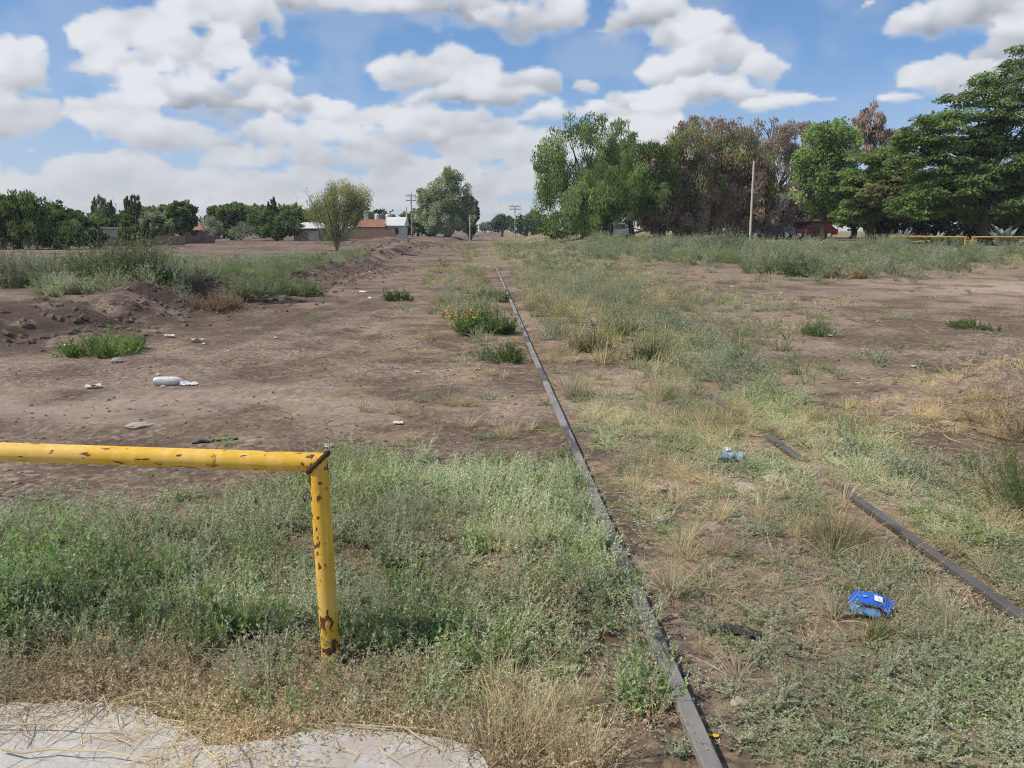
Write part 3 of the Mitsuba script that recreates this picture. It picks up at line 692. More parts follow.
tree('cypress_tree', 'dark twin topped cypress behind the yellow green young tree', 'tree', (-49.64, 110.00, 0.52), [(-49.95, 110.00, 4.62, 0.47, 1.20), (-48.88, 110.00, 5.00, 0.53, 1.33), (-49.56, 110.00, 3.09, 0.93, 1.86)], 3200, .28, 'column', .27, 27, .2, .3, br=.45)
tree('young_tree', 'yellow green young tree in front of the long pale wall', 'tree', (-31.56, 70.00, 0.37), [(-31.83, 70.00, 2.09, 0.68, 0.68), (-31.20, 70.00, 1.68, 0.85, 0.59), (-32.13, 70.00, 1.43, 0.59, 0.42)], 7130, 0.128, 'round', .33, 28, .12, .35, br=0.59)
tree('young_tree', 'grey green airy tree in front of the long pale wall', 'tree', (-30.64, 70.00, 0.37), [(-29.88, 70.00, 2.58, 0.93, 0.76), (-29.18, 70.00, 2.01, 0.85, 0.68), (-30.37, 70.00, 1.68, 0.68, 0.51)], 8525, 0.120, 'round', .07, 29, .12, .35, br=0.49)
tree('round_tree', 'dark green round crowned tree above the red roof on the left', 'tree', (-34.69, 88.00, 0.65), [(-34.57, 88.00, 3.73, 1.38, 0.85), (-33.57, 88.00, 3.22, 0.74, 0.96), (-35.58, 88.00, 2.81, 0.85, 0.85), (-34.57, 88.00, 2.40, 1.17, 0.85)], 13175, 0.160, 'round', .2, 30, .22, .4, br=0.59)
tree('garden_tree', 'dark green garden tree behind the pale leafless bush', 'tree', (-35.89, 108.00, 0.42), [(-36.06, 108.00, 3.94, 1.83, 1.04), (-34.19, 108.00, 3.07, 1.57, 1.17), (-37.41, 108.00, 2.81, 1.44, 1.17), (-35.55, 108.00, 1.81, 2.09, 1.04)], 12400, 0.200, 'round', .2, 31, .25, .35, br=0.55)
tree('pale_bush', 'pale sparse bush with grey branches in front of the garden trees', 'bush', (-34.20, 96.00, 0.33), [(-34.21, 96.00, 2.02, 1.04, 0.93), (-34.62, 96.00, 2.69, 0.70, 0.70), (-30.69, 96.00, 1.68, 1.16, 1.04)], 1300, .2, 'fine', .0, 32, .12, .3, br=.5)
tree('hedge_tree', 'yellow green leafy tree like a tall hedge, left of the white garage', 'tree', (-29.11, 104.00, 0.46), [(-30.08, 104.00, 3.13, 1.38, 1.01), (-27.86, 104.00, 3.13, 1.38, 1.01), (-31.35, 104.00, 2.53, 1.13, 1.01), (-26.80, 104.00, 2.17, 1.01, 0.88), (-29.16, 104.00, 1.92, 2.51, 1.13)], 17050, 0.176, 'round', .235, 33, .25, .3, br=0.63)
tree('cypress_tree', 'small dark cypress top behind the hedge like tree', 'tree', (-36.98, 130.00, 0.61), [(-36.88, 130.00, 5.46, 0.63, 1.10), (-36.94, 130.00, 4.25, 0.94, 1.26)], 2200, .3, 'column', .27, 34, .2, .3, br=.45)
tree('garden_tree', 'low olive garden tree behind the leaning wispy tree', 'tree', (-28.66, 118.00, 0.44), [(-28.26, 118.00, 3.19, 1.71, 1.14), (-29.91, 118.00, 3.74, 1.28, 1.00), (-27.18, 118.00, 2.37, 1.43, 1.00)], 4340, 0.240, 'round', .2, 35, .2, .35, br=0.53)
tree('cottonwood_tree', 'big silvery green cottonwood standing by itself in the distance', 'tree', (-11.60, 150.00, 0.63), [(-11.47, 150.00, 9.84, 2.18, 2.36), (-13.79, 150.00, 8.11, 2.18, 2.54), (-9.37, 150.00, 8.29, 1.99, 2.54), (-15.58, 150.00, 7.25, 1.27, 1.81), (-11.71, 150.00, 5.69, 3.99, 3.63), (-8.88, 150.00, 4.65, 2.18, 2.54), (-13.87, 150.00, 3.95, 2.90, 2.18), (-11.27, 150.00, 11.55, 0.91, 1.27), (-7.63, 150.00, 5.69, 1.09, 2.72), (-15.62, 150.00, 5.00, 1.45, 1.81), (-10.67, 150.00, 3.60, 3.26, 2.18)], 52700, 0.200, 'round', .07, 37, .5, .25, br=.70, hue_var=.06)
tree('garden_tree', 'dark green tree with its crown hidden in the shade of the big cottonwood', 'tree', (-7.90, 158.00, 0.39), [(-8.25, 158.00, 3.34, 1.72, 2.67), (-7.11, 158.00, 5.17, 0.95, 2.29)], 4650, 0.320, 'round', .24, 38, .3, .3, br=0.49)
tree('far_tree', 'dark tree line tree left of the cottonwood, behind the utility pole', 'tree', (-19.02, 170.00, 0.29), [(-18.96, 170.00, 3.07, 2.47, 1.64), (-16.55, 170.00, 2.67, 2.05, 1.64), (-21.40, 170.00, 2.28, 1.64, 1.44)], 5425, 0.360, 'round', .22, 39, .3, .3, br=.46)
tree('far_tree', 'dark tree behind the brick house with a pointed top', 'tree', (-28.70, 180.00, 0.42), [(-28.38, 180.00, 4.20, 0.87, 1.96), (-27.33, 180.00, 3.57, 1.31, 1.52), (-29.91, 180.00, 2.94, 1.96, 1.52), (-31.15, 180.00, 4.20, 1.74, 1.74), (-32.47, 180.00, 3.15, 1.74, 1.74)], 4650, 0.400, 'round', .25, 40, .3, .3, br=.42)
tree('far_tree', 'low green tree behind the houses, right of the brick house', 'tree', (-23.88, 176.00, 0.24), [(-24.24, 176.00, 2.50, 1.70, 1.28), (-25.48, 176.00, 3.12, 1.49, 1.28)], 2790, 0.360, 'round', .21, 41, .25, .3, br=.46)
tree('far_tree', 'round green tree in the far gap between the cottonwood and the tree row', 'tree', (-3.09, 260.00, 0.77), [(-3.08, 260.00, 4.41, 2.51, 2.20), (-4.63, 260.00, 3.20, 1.89, 1.57), (-0.62, 260.00, 3.80, 1.89, 1.89)], 3875, 0.480, 'round', .22, 42, .4, .3, br=.42)
tree('far_tree', 'wide green tree in the far gap, under the utility pole with two crossarms', 'tree', (3.83, 230.00, 0.87), [(3.27, 230.00, 4.09, 2.50, 2.22), (5.73, 230.00, 4.90, 2.22, 1.95), (1.64, 230.00, 2.75, 2.22, 1.67), (7.64, 230.00, 3.29, 2.22, 2.22), (4.92, 230.00, 2.22, 3.34, 1.39)], 6200, 0.416, 'round', .14, 43, .4, .3, br=.46)
tree('far_tree', 'tiny tree farthest away in the gap, leaf colour tinted blue for distance haze', 'tree', (-13.98, 420.00, 0.70), [(-13.96, 420.00, 3.64, 2.54, 1.78), (-10.97, 420.00, 4.13, 2.54, 2.03)], 900, 1.0, 'round', .95, 44, .4, .3, br=.38)  # bluish leaf hue paints the haze of distance into the crown
for k_, (bx_, by_) in enumerate([(-75, 250), (-50, 290), (-95, 240), (-120, 230), (-140, 205), (-28, 330), (-12, 480), (10, 420), (30, 300), (60, 330)]):
    rng_ = np.random.default_rng(100 + k_)
    h_ = rng_.uniform(6, 8.5)
    lb_ = [[bx_ + rng_.normal(0, 3.5), by_ + rng_.normal(0, 2), h_ * rng_.uniform(.45, .8), rng_.uniform(2.5, 4), rng_.uniform(1.6, 2.6)] for _ in range(6)]
    tree('far_tree', 'low dark tree of the farthest tree line', 'tree', (bx_, by_), lb_, 1300, .7, 'round', .2, 200 + k_, .3, .3, br=.42, group='trees of the farthest tree line')

for k_, (lb_, l_, n_) in enumerate([
        ([(-56.57, 95.00, 2.68, 2.76, 2.07), (-52.65, 95.00, 2.46, 2.76, 1.84), (-49.29, 95.00, 2.23, 2.30, 1.61)], 'dark mass of a tree behind the tall trees at the left edge', 7000),
        ([(-52.28, 110.00, 1.81, 1.60, 1.20), (-50.52, 110.00, 2.58, 1.60, 1.46), (-53.83, 110.00, 2.07, 1.60, 1.46)], 'dark tree between the poplars and the twin topped cypress', 4500),
        ([(-48.05, 112.00, 3.38, 1.90, 1.49), (-46.52, 112.00, 2.59, 1.62, 1.49), (-49.46, 112.00, 2.33, 1.62, 1.35)], 'grey green tree behind the long pale wall', 5000),
        ([(-44.66, 130.00, 3.95, 2.04, 1.41), (-42.47, 130.00, 4.55, 1.89, 1.26), (-40.38, 130.00, 3.35, 2.20, 1.57), (-46.28, 130.00, 2.74, 1.57, 1.26)], 'olive green tree behind the pale leafless bush', 5000),
        ([(-39.98, 135.00, 4.04, 1.96, 1.47), (-35.82, 135.00, 4.04, 2.28, 1.63), (-33.63, 135.00, 3.10, 1.96, 1.31)], 'olive tree behind the hedge like tree', 4500),
        ([(-21.56, 165.00, 2.26, 1.99, 1.20), (-18.98, 165.00, 3.41, 2.39, 1.79), (-15.66, 165.00, 3.03, 2.39, 1.79), (-23.92, 165.00, 1.87, 1.99, 1.00)], 'dark tree belt behind the poles, left of the cottonwood', 4500)]):
    lb_ = np.array(lb_)
    tree('garden_tree', l_, 'tree', (lb_[0, 0], lb_[0, 1]), lb_, n_, .3 + .001 * lb_[0, 1], 'round', (.2, .25, .1, .2, .17, .24)[k_], 60 + k_, .25, .3, br=0.57)

# ------------------------------------------------------------------ houses and walls
def prism_roof(x0, x1, y0, y1, z0, z1, over=.3):
    x0, x1, y0, y1 = x0 - over, x1 + over, y0 - over, y1 + over
    ym = (y0 + y1) / 2
    v = [(x0, y0, z0), (x1, y0, z0), (x1, y1, z0), (x0, y1, z0), (x0, ym, z1), (x1, ym, z1)]
    f = [(0, 1, 5), (0, 5, 4), (2, 3, 4), (2, 4, 5), (0, 4, 3), (1, 2, 5), (0, 3, 2), (0, 2, 1)]
    return v, f


def window_on(parent, x, y, z, w, h):
    k = part(parent, 'window', Mesh().box((x - w / 2, y - .05, z), (x + w / 2, y + .05, z + h)).ply('dark_wood'))
    part(k, 'pane', Mesh().box((x - w / 2 + .08, y - .07, z + .08), (x + w / 2 - .08, y - .052, z + h - .08)).ply('car_glass'))


# brick house with tanks behind a wall
def quad_wall(x0, y0, x1, y1, z0, h0, h1, thick=.25):
    d = np.array([x1 - x0, y1 - y0]) / math.hypot(x1 - x0, y1 - y0)
    n = np.array([-d[1], d[0]]) * thick
    v = [(x0, y0, z0), (x1, y1, z0), (x1 + n[0], y1 + n[1], z0), (x0 + n[0], y0 + n[1], z0), (x0, y0, z0 + h0), (x1, y1, z0 + h1), (x1 + n[0], y1 + n[1], z0 + h1), (x0 + n[0], y0 + n[1], z0 + h0)]
    return Mesh().add(v, [(0, 1, 5), (0, 5, 4), (1, 2, 6), (1, 6, 5), (2, 3, 7), (2, 7, 6), (3, 0, 4), (3, 4, 7), (4, 5, 6), (4, 6, 7)])


h = thing('brick_house', 'low house with red tiled roof and rooftop water tanks behind a brick wall', 'house')
hy = 118.0
g0 = float(hz(-18, hy, False)) - .3
part(h, 'wall', Mesh().box((-22.2, hy + 4, g0), (-18.6, hy + 12, g0 + 2.0)).ply('adobe'))
part(h, 'roof', Mesh().add(*prism_roof(-22.2, -18.7, hy + 4, hy + 11, g0 + 2.003, g0 + 3.1, .35)).ply('roof_tile'))
part(h, 'annex', Mesh().box((-18.3, hy + 5, g0), (-16.0, hy + 11, g0 + 2.2)).ply('plaster_white'), 'white plastered annex with a pale roof')
part(h, 'annex_roof', Mesh().add(*prism_roof(-18.3, -16.0, hy + 5, hy + 11, g0 + 2.205, g0 + 3.5, .3)).ply('tin'))
window_on(h, -17.0, hy + 4.95, g0 + 1.0, .8, .9)
def tank(parent, x, y, z, mat, label):
    p = np.array([(x, y, z), (x, y, z + .05), (x, y, z + .7), (x, y, z + .82), (x, y, z + .86)])
    k = part(parent, 'water_tank', Mesh().tube(p, [.30, .36, .36, .25, .15], 14).ply(mat, 40), label)
    part(k, 'stand', Mesh().box((x - .3, y - .3, z - 1.4), (x + .3, y + .3, z - .01)).ply('plaster_white'))
for tx_, tz_, m_, l_ in ((-22.6, 4.1, 'tank_white', 'white water tank, leftmost and highest on the roof'), (-20.9, 3.55, 'tank_white', 'second white water tank'), (-20.1, 3.6, 'tank_dark', 'dark water tank'), (-19.2, 3.5, 'tank_white', 'white water tank right of the dark one'), (-18.4, 3.5, 'tank_dark', 'dark water tank at the right end')):
    tank(h, tx_, hy + 12.6, g0 + tz_ - .35, m_, l_)
part(h, 'parapet', Mesh().box((-22.9, hy + 12.05, g0 + 1.9), (-18.2, hy + 13.2, g0 + 3.2)).ply('plaster_white'))
single('brick_wall', Mesh().box((-23.8, hy - .12, g0), (-16.4, hy + .12, g0 + 1.75)).box((-23.8, hy - .15, g0 + 1.753), (-16.4, hy + .15, g0 + 1.82)).ply('brick_wall'), 'long low brick wall in front of the house with water tanks', 'wall')

# white garage
g = thing('garage', 'small white garage with a pale tin roof, left of the wispy tree', 'garage')
g0 = float(hz(-25, 104, False)) - .3
part(g, 'wall', Mesh().box((-27.0, 104, g0), (-21.8, 109, g0 + 1.7)).ply('adobe'))
part(g, 'door', Mesh().box((-25.2, 103.9, g0), (-23.9, 103.995, g0 + 1.5)).ply('plaster_white'))
part(g, 'roof', Mesh().add([(-27.1, 103.2, g0 + 1.75), (-21.5, 103.2, g0 + 1.75), (-21.5, 109.4, g0 + 2.5), (-27.1, 109.4, g0 + 2.5), (-27.1, 103.2, g0 + 1.85), (-21.5, 103.2, g0 + 1.85), (-21.5, 109.4, g0 + 2.6), (-27.1, 109.4, g0 + 2.6)],
     [(0, 1, 5), (0, 5, 4), (1, 2, 6), (1, 6, 5), (2, 3, 7), (2, 7, 6), (3, 0, 4), (3, 4, 7), (4, 5, 6), (4, 6, 7), (0, 2, 1), (0, 3, 2)]).ply('tin'))

# long pale wall with one in a painted shade tone beside it and a red roofed house behind, far left
g0 = float(hz(-32, 76, False)) - .3
w = thing('adobe_wall', 'long pale adobe wall behind the young trees on the left', 'wall')
part(w, 'panel', quad_wall(-36.5, 70, -29.6, 76, g0, 1.05, 1.15).ply('adobe'))
part(w, 'buttress', Mesh().box((-32.0, 73.3, g0), (-31.75, 73.6, g0 + 1.2)).ply('adobe'))
h2 = thing('red_roof_house', 'house with a red tiled roof behind a dark low wall, under the round tree', 'house')
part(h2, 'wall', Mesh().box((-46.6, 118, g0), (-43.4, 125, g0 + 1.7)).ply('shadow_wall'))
part(h2, 'roof', Mesh().add(*prism_roof(-46.6, -43.4, 118, 125, g0 + 1.705, g0 + 2.7)).ply('roof_tile'))
window_on(h2, -44.6, 117.95, g0 + .7, .8, .8)
single('dark_wall', quad_wall(-35.4, 82, -30.6, 86.5, g0, 1.05, 1.1).ply('shadow_wall'), 'low wall with shade put into its colour, before the red roofed house on the left', 'wall')
sh = thing('white_shed', 'small white shed glimpsed behind the young trees on the left', 'shed')
part(sh, 'wall', Mesh().box((-48.6, 100, g0), (-46.2, 103, g0 + 1.9)).ply('plaster_white'))
part(sh, 'roof', Mesh().box((-48.8, 99.7, g0 + 1.903), (-46.0, 103.3, g0 + 2.0)).ply('tin'))

# red house behind the cars on the right
h3 = thing('red_house', 'long dark red house behind the parked cars, in the deep shade of the trees', 'house')
g0 = float(hz(35, 96, False)) - .3
part(h3, 'wall', Mesh().box((26, 96, g0), (36.5, 103, g0 + 2.1)).ply('red_wall'))
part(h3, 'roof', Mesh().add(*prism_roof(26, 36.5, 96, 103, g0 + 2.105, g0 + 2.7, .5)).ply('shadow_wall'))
for x_ in (27.5, 31):
    window_on(h3, x_, 95.95, g0 + 1.0, 1.2, 1.3)
part(h3, 'door', Mesh().box((34.4, 95.93, g0), (35.4, 95.99, g0 + 2.0)).ply('dark_wood'))
h4 = thing('grey_house', 'pale grey house at the right edge behind the big dark tree', 'house')
part(h4, 'wall', Mesh().box((50, 76, g0), (66, 84, g0 + 3.4)).ply('adobe'))
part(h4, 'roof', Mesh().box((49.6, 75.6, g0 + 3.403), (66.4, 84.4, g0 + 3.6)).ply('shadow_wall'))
window_on(h4, 53, 75.95, g0 + 1.1, 1.3, 1.4)

# ------------------------------------------------------------------ poles
def pole(name, label, x, y, h, r, mat, arms=(), cat='utility pole'):
    k = thing(name, label, cat)
    z0 = float(hz(x, y, False)) - .3
    part(k, 'shaft', Mesh().tube([(x, y, z0 + h * u) for u in np.linspace(0, 1, 6)], np.linspace(r, r * .8, 6), 10).ply(mat, True))
    for az_, L_ in arms:
        a = part(k, 'crossarm', Mesh().box((x - L_, y - .08 - r, z0 + az_), (x + L_, y - r + .06, z0 + az_ + .16)).ply(mat))
        for u in (-.9, -.45, .45, .9):
            part(a, 'insulator', Mesh().tube([(x + u * L_, y - r, z0 + az_ + .16), (x + u * L_, y - r, z0 + az_ + .4)], [.07, .05], 6).ply('tank_white'))
    return k


pole('wooden_pole', 'pale bare wooden pole standing in front of the brown pepper trees', 17.0, 60, 6.1, .085, 'pole_wood', cat='pole')
pole('utility_pole', 'grey utility pole with two crossarms in the far gap left of the tree row', (0.54, 150.00, 0.98)[0], 150, 6.3, .10, 'pole_grey', ((5.7, 1.0), (6.2, 1.0)))
pole('utility_pole', 'utility pole with two crossarms left of the cottonwood', (-17.85, 150.00, 0.63)[0], 150, 8.0, .12, 'pole_grey', ((6.6, .9), (7.4, .9)))
pole('utility_pole', 'short pale post left of the cottonwood, beside the brick house', (-16.00, 128.00, 0.63)[0], 128, 5.0, .12, 'pole_wood', cat='pole')
pole('utility_pole', 'thin pole at the right edge of the cottonwood', (-7.00, 140.00, 0.86)[0], 140, 4.6, .1, 'pole_wood', cat='pole')

# ------------------------------------------------------------------ far barrier
fb = thing('far_pipe_barrier', 'yellow pipe barrier far off on the right with agaves behind it', 'barrier')
zb = 1.33
part(fb, 'rail', Mesh().tube([(22.6, 50.15, zb + .02), (24.8, 50.1, zb + .01), (27.05, 50, zb)], .055, 8).ply('far_yellow', True))
part(fb, 'rail', Mesh().tube([(27.35, 50, zb), (31, 49.9, zb - .01), (37, 49.8, zb - .02)], .055, 8).ply('far_yellow', True))
for x_ in (26.98, 27.42, 22.6, 37.0):
    part(fb, 'post', Mesh().tube([(x_, 50, .3), (x_, 50, zb + .05)], .055, 8).ply('far_yellow', True))

# ------------------------------------------------------------------ agaves
def agave(label, x, y, n, L, seed, upright=.6):
    rng = np.random.default_rng(seed)
    k = thing('agave', label, 'agave')
    z = float(hz(x, y, False)) - .05
    for q in range(n):
        a = q * 2.399 + rng.normal(0, .15)
        tilt = (q / n) ** .8 * 1.15 * (1.25 - upright) + .12 + abs(rng.normal(0, .06))
        ll = L * rng.uniform(.75, 1.1)
        t = np.linspace(0, 1, 6)
        ang = tilt + (t * .35) * (1 if rng.uniform() < .7 else -.4)
        rr, hh = np.cumsum(np.sin(ang)) * ll / 6, np.cumsum(np.cos(ang)) * ll / 6
        w = L * .13 * np.array([.75, .95, 1.0, .85, .5, .05])
        d, s = np.array([math.cos(a), math.sin(a), 0]), np.array([-math.sin(a), math.cos(a), 0])
        c = np.array([x, y, z]) + d * (.06 + rr[:, None]) + np.array([0, 0, 1]) * hh[:, None]
        nrm = np.array([0, 0, 1]) * np.sin(ang)[:, None] - d * np.cos(ang)[:, None]
        ring = np.stack([c + s * w[:, None] + nrm * w[:, None] * .35, c, c - s * w[:, None] + nrm * w[:, None] * .35, c - nrm * w[:, None] * .35], 1)
        i, j = np.meshgrid(np.arange(5), np.arange(4), indexing='ij')
        qd = np.stack([i * 4 + j, (i + 1) * 4 + j, (i + 1) * 4 + (j + 1) % 4, i * 4 + (j + 1) % 4], -1).reshape(-1, 4)
        part(k, 'leaf', Mesh().add(ring.reshape(-1, 3), np.vstack([qd[:, :3], qd[:, [0, 2, 3]]])).ply('agave_skin', 30))


agave('tall blue grey agave at the right edge behind the yellow barrier', *(30.14, 51.50, 0.90)[:2], 22, 1.5, 1, .75)
agave('wide blue grey agave left of the yellow barrier post', *(27.47, 52.00, 0.77)[:2], 26, 1.05, 2, .45)
agave('small agave between the wide agave and the bushes', *(26.79, 53.00, 0.75)[:2], 14, 1.1, 3, .6)
agave('upright blue grey agave, leftmost of the agaves by the tree row', *(24.76, 53.00, 0.87)[:2], 16, 1.25, 4, .75)

# ------------------------------------------------------------------ cars
def car(label, x, y, yaw, paint, L=4.2, W=1.7, H=1.45):
    k = thing('parked_car', label, 'car')
    c_, s_ = math.cos(yaw), math.sin(yaw)
    z = float(hz(x, y, False)) + .06
    def world(v):
        v = np.asarray(v, float)
        return np.stack([x + v[:, 0] * c_ - v[:, 1] * s_, y + v[:, 0] * s_ + v[:, 1] * c_, z + v[:, 2]], -1)
    def loft(prof, half, mat, name):
        """sections (x, z) with a half width each, closed along the sides"""
        p = np.asarray(prof, float); n = len(p); hw = np.broadcast_to(half, (n,))
        v = np.vstack([np.stack([p[:, 0], -hw, p[:, 1]], -1), np.stack([p[:, 0], hw, p[:, 1]], -1)])
        from shapely.geometry import Polygon
        tv, tf = trimesh.creation.triangulate_polygon(Polygon(p), engine='earcut')
        idx = np.array([np.argmin(((p - q) ** 2).sum(1)) for q in tv])
        tf = idx[tf]
        i = np.arange(n)
        side = np.vstack([np.stack([i, (i + 1) % n, (i + 1) % n + n], 1), np.stack([i, (i + 1) % n + n, i + n], 1)])
        return part(k, name, Mesh().add(world(v), np.vstack([side, tf, tf[:, ::-1] + n])).ply(mat, 35))
    h = L / 2
    loft([(-h, .35), (h, .3), (h + .02, .55), (h - .12, .72), (h - .95, .88), (-h + .5, .93), (-h + .02, .9), (-h - .02, .6)], W / 2, paint, 'body')
    loft([(h - 1.05, .87), (h - 1.75, H - .04), (h - 2.0, H), (-h + .95, H - .02), (-h + .75, H - .08), (-h + .2, .92)], [W / 2 - .06, W / 2 - .2, W / 2 - .22, W / 2 - .2, W / 2 - .2, W / 2 - .06], paint, 'cabin')
    for sd in (-1, 1):
        yy = lambda zz: sd * (W / 2 - .045 - .15 * (zz - .9) / (H - .9) + .012)
        for a0, a1, b0, b1 in ((h - 1.25, h - 2.05, h - 1.72, h - 2.05), (h - 2.15, h - 3.0, h - 2.15, h - 2.95)):
            v = [(a0, yy(.96), .96), (a1, yy(.96), .96), (b1, yy(H - .12), H - .12), (b0, yy(H - .12), H - .12)]
            part(k, 'side_window', Mesh().add(world(v), [(0, 1, 2), (0, 2, 3)]).ply('car_glass'))
    for (xa, za, xb, zb_, nm) in ((h - 1.08, .93, h - 1.70, H - .09, 'windshield'), (-h + .26, .98, -h + .70, H - .12, 'rear_window')):
        o = .02 if nm == 'windshield' else -.02
        v = [(xa + o, -W / 2 + .16, za), (xa + o, W / 2 - .16, za), (xb + o, W / 2 - .27, zb_), (xb + o, -W / 2 + .27, zb_)]
        part(k, nm, Mesh().add(world(v), [(0, 1, 2), (0, 2, 3)]).ply('car_glass'))
    for sx_ in (-1, 1):
        for sd in (-1, 1):
            cx_, cy_ = sx_ * (h - .75), sd * (W / 2 - .09)
            wk = part(k, 'wheel', Mesh().add(world(np.array(Mesh().tube([(cx_, cy_ - .1, .31), (cx_, cy_ + .1, .31)], .31, 20).v[0])), Mesh().tube([(0, 0, 0), (0, .2, 0)], .31, 20).f[0]).ply('tyre', 40))
            part(wk, 'rim', Mesh().add(world(np.array(Mesh().tube([(cx_, cy_ + sd * .1, .31), (cx_, cy_ + sd * .115, .31)], .2, 14).v[0])), Mesh().tube([(0, 0, 0), (0, .02, 0)], .2, 14).f[0]).ply('rim', 40))
    for sd in (-1, 1):
        part(k, 'headlight', Mesh().add(world(trimesh.creation.box((.08, .3, .14)).vertices + [h - .02, sd * (W / 2 - .25), .62]), trimesh.creation.box((.08, .3, .14)).faces).ply('lamp_glass'))
        part(k, 'taillight', Mesh().add(world(trimesh.creation.box((.08, .22, .2)).vertices + [-h + .0, sd * (W / 2 - .2), .76]), trimesh.creation.box((.08, .22, .2)).faces).ply('car_red'))


def on_street(px_x, off):
    return px_x, 93 - .36 * px_x + off


car('white car parked in the shade between the green pepper trees', *on_street(11.2, -1.2), math.radians(-100), 'car_white')
car('dark blue car parked behind the weeds right of the pale pole', *on_street(25.6, -1.0), math.radians(155), 'car_navy', 4.5, 1.75, 1.5)
car('red car parked under the trees, right of the dark blue car', *on_street(29.4, -.6), math.radians(160), 'car_red')

# ------------------------------------------------------------------ small plants: prototypes
def sprig(seed, stems, length, leaves, ll, lw, hue, br, lift=.6, hue_var=.02, stem_hue=BROWN, curl=.5, spread=.02):
    """a low bushy weed: wiry stems from one root, small leaves along them"""
    rng = np.random.default_rng(seed)
    m = Mesh()
    a = rng.uniform(0, 2 * PI, stems)
    el = np.clip(rng.normal(lift, .3, stems), .08, 1.45)
    L = length * rng.uniform(.55, 1.15, stems)
    t = np.linspace(0, 1, 5)
    d0 = np.stack([np.cos(a) * np.cos(el), np.sin(a) * np.cos(el), np.sin(el)], -1)
    bend = rng.normal(0, curl * .35, (stems, 3)) + [0, 0, curl * .35]
    root = np.stack([rng.normal(0, spread, stems), rng.normal(0, spread, stems), np.zeros(stems)], -1)
    path = root[:, None] + (d0[:, None] * t[None, :, None] + bend[:, None] * (t ** 2)[None, :, None]) * L[:, None, None]
    path[..., 2] = np.maximum(path[..., 2], .004)
    m.blades(path, lw * .35, stem_hue, br * .9, rng)
    which = np.repeat(np.arange(stems), leaves)
    u = rng.uniform(.12, 1, len(which)) ** .8
    k = np.minimum((u * 4).astype(int), 3)
    fr = u * 4 - k
    P = path[which, k] * (1 - fr)[:, None] + path[which, k + 1] * fr[:, None]
    tan = unit(path[which, k + 1] - path[which, k])
    D = tan * .6 + rng.normal(0, .75, P.shape) + [0, 0, .25]
    N = np.array([-.25, 0, 1]) + rng.normal(0, .45, P.shape)
    s = rng.uniform(.6, 1.3, len(which)) * (1.1 - .4 * u)
    m.quads(P, D, N, ll * s, lw * s, np.clip(hue + rng.normal(0, hue_var, len(which)), 0, 1), np.clip(br + rng.normal(0, .08, len(which)), .1, .95), .08)
    return m


def tuft(seed, n, length, w, hue, br, lean=.45, spread=.03, hue_var=.03, seg=5):
    rng = np.random.default_rng(seed)
    a = rng.uniform(0, 2 * PI, n)
    out = np.abs(rng.normal(0, lean, n))
    L = length * rng.uniform(.45, 1.1, n)
    t = np.linspace(0, 1, seg)
    d = np.stack([np.cos(a), np.sin(a), np.zeros(n)], -1)
    r0 = d * rng.uniform(0, spread, n)[:, None]
    hor = np.sin(out)[:, None] * t + (.35 * out)[:, None] * t ** 2.2
    ver = np.cos(out)[:, None] * t - (.30 * out)[:, None] * t ** 2.4
    path = r0[:, None] + d[:, None] * (hor * L[:, None])[..., None] + np.array([0, 0, 1]) * (np.maximum(ver, .01) * L[:, None])[..., None]
    path = path + rng.normal(0, .012, path.shape) * L[:, None, None] * t[None, :, None]
    return Mesh().blades(path, w * rng.uniform(.6, 1.3, n), np.clip(hue + rng.normal(0, hue_var, n), 0, 1), np.clip(br + rng.normal(0, .09, n), .1, .95), rng)


def litter(seed, n, r, length, w, hue=STRAW, br=.5):
    """loose straws lying criss-cross on the ground"""
    rng = np.random.default_rng(seed)
    a = rng.uniform(0, 2 * PI, n)
    c = np.stack([rng.normal(0, r, n), rng.normal(0, r, n), np.abs(rng.normal(.006, .008, n)) + .003], -1)
    d = np.stack([np.cos(a), np.sin(a), rng.normal(0, .12, n)], -1) * (length * rng.uniform(.3, 1.1, n))[:, None]
    t = np.linspace(-.5, .5, 4)
    path = c[:, None] + d[:, None] * t[None, :, None] + rng.normal(0, .05, (n, 4, 3)) * [1, 1, .3] * length
    path[..., 2] = np.maximum(path[..., 2], .004)
    return Mesh().blades(path, w, np.clip(hue + rng.normal(0, .04, n), 0, 1), np.clip(br + rng.normal(0, .1, n), .1, .95), rng)


def merge(*ms):
    m = Mesh()
    for q in ms:
        m.add(np.vstack(q.v), np.vstack(q.f), np.vstack(q.uv))
    return m


def shift(m, dx, dy, dz=0):
    m.v = [np.vstack(m.v) + [dx, dy, dz]]
    m.f, m.uv = [np.vstack(m.f)], [np.vstack(m.uv)]
    return m


def rock(seed, squash=.6, sub=1):
    rng = np.random.default_rng(seed)
    m = trimesh.creation.icosphere(subdivisions=sub)
    v = m.vertices * (1 + (meshkit.noise(m.vertices * 1.7 + seed * 3, seed)[:, None] - .5) * .9 + rng.normal(0, .11 if sub < 2 else .04, (len(m.vertices), 1)))
    return Mesh().add(v * [1, rng.uniform(.6, .95), squash], m.faces)


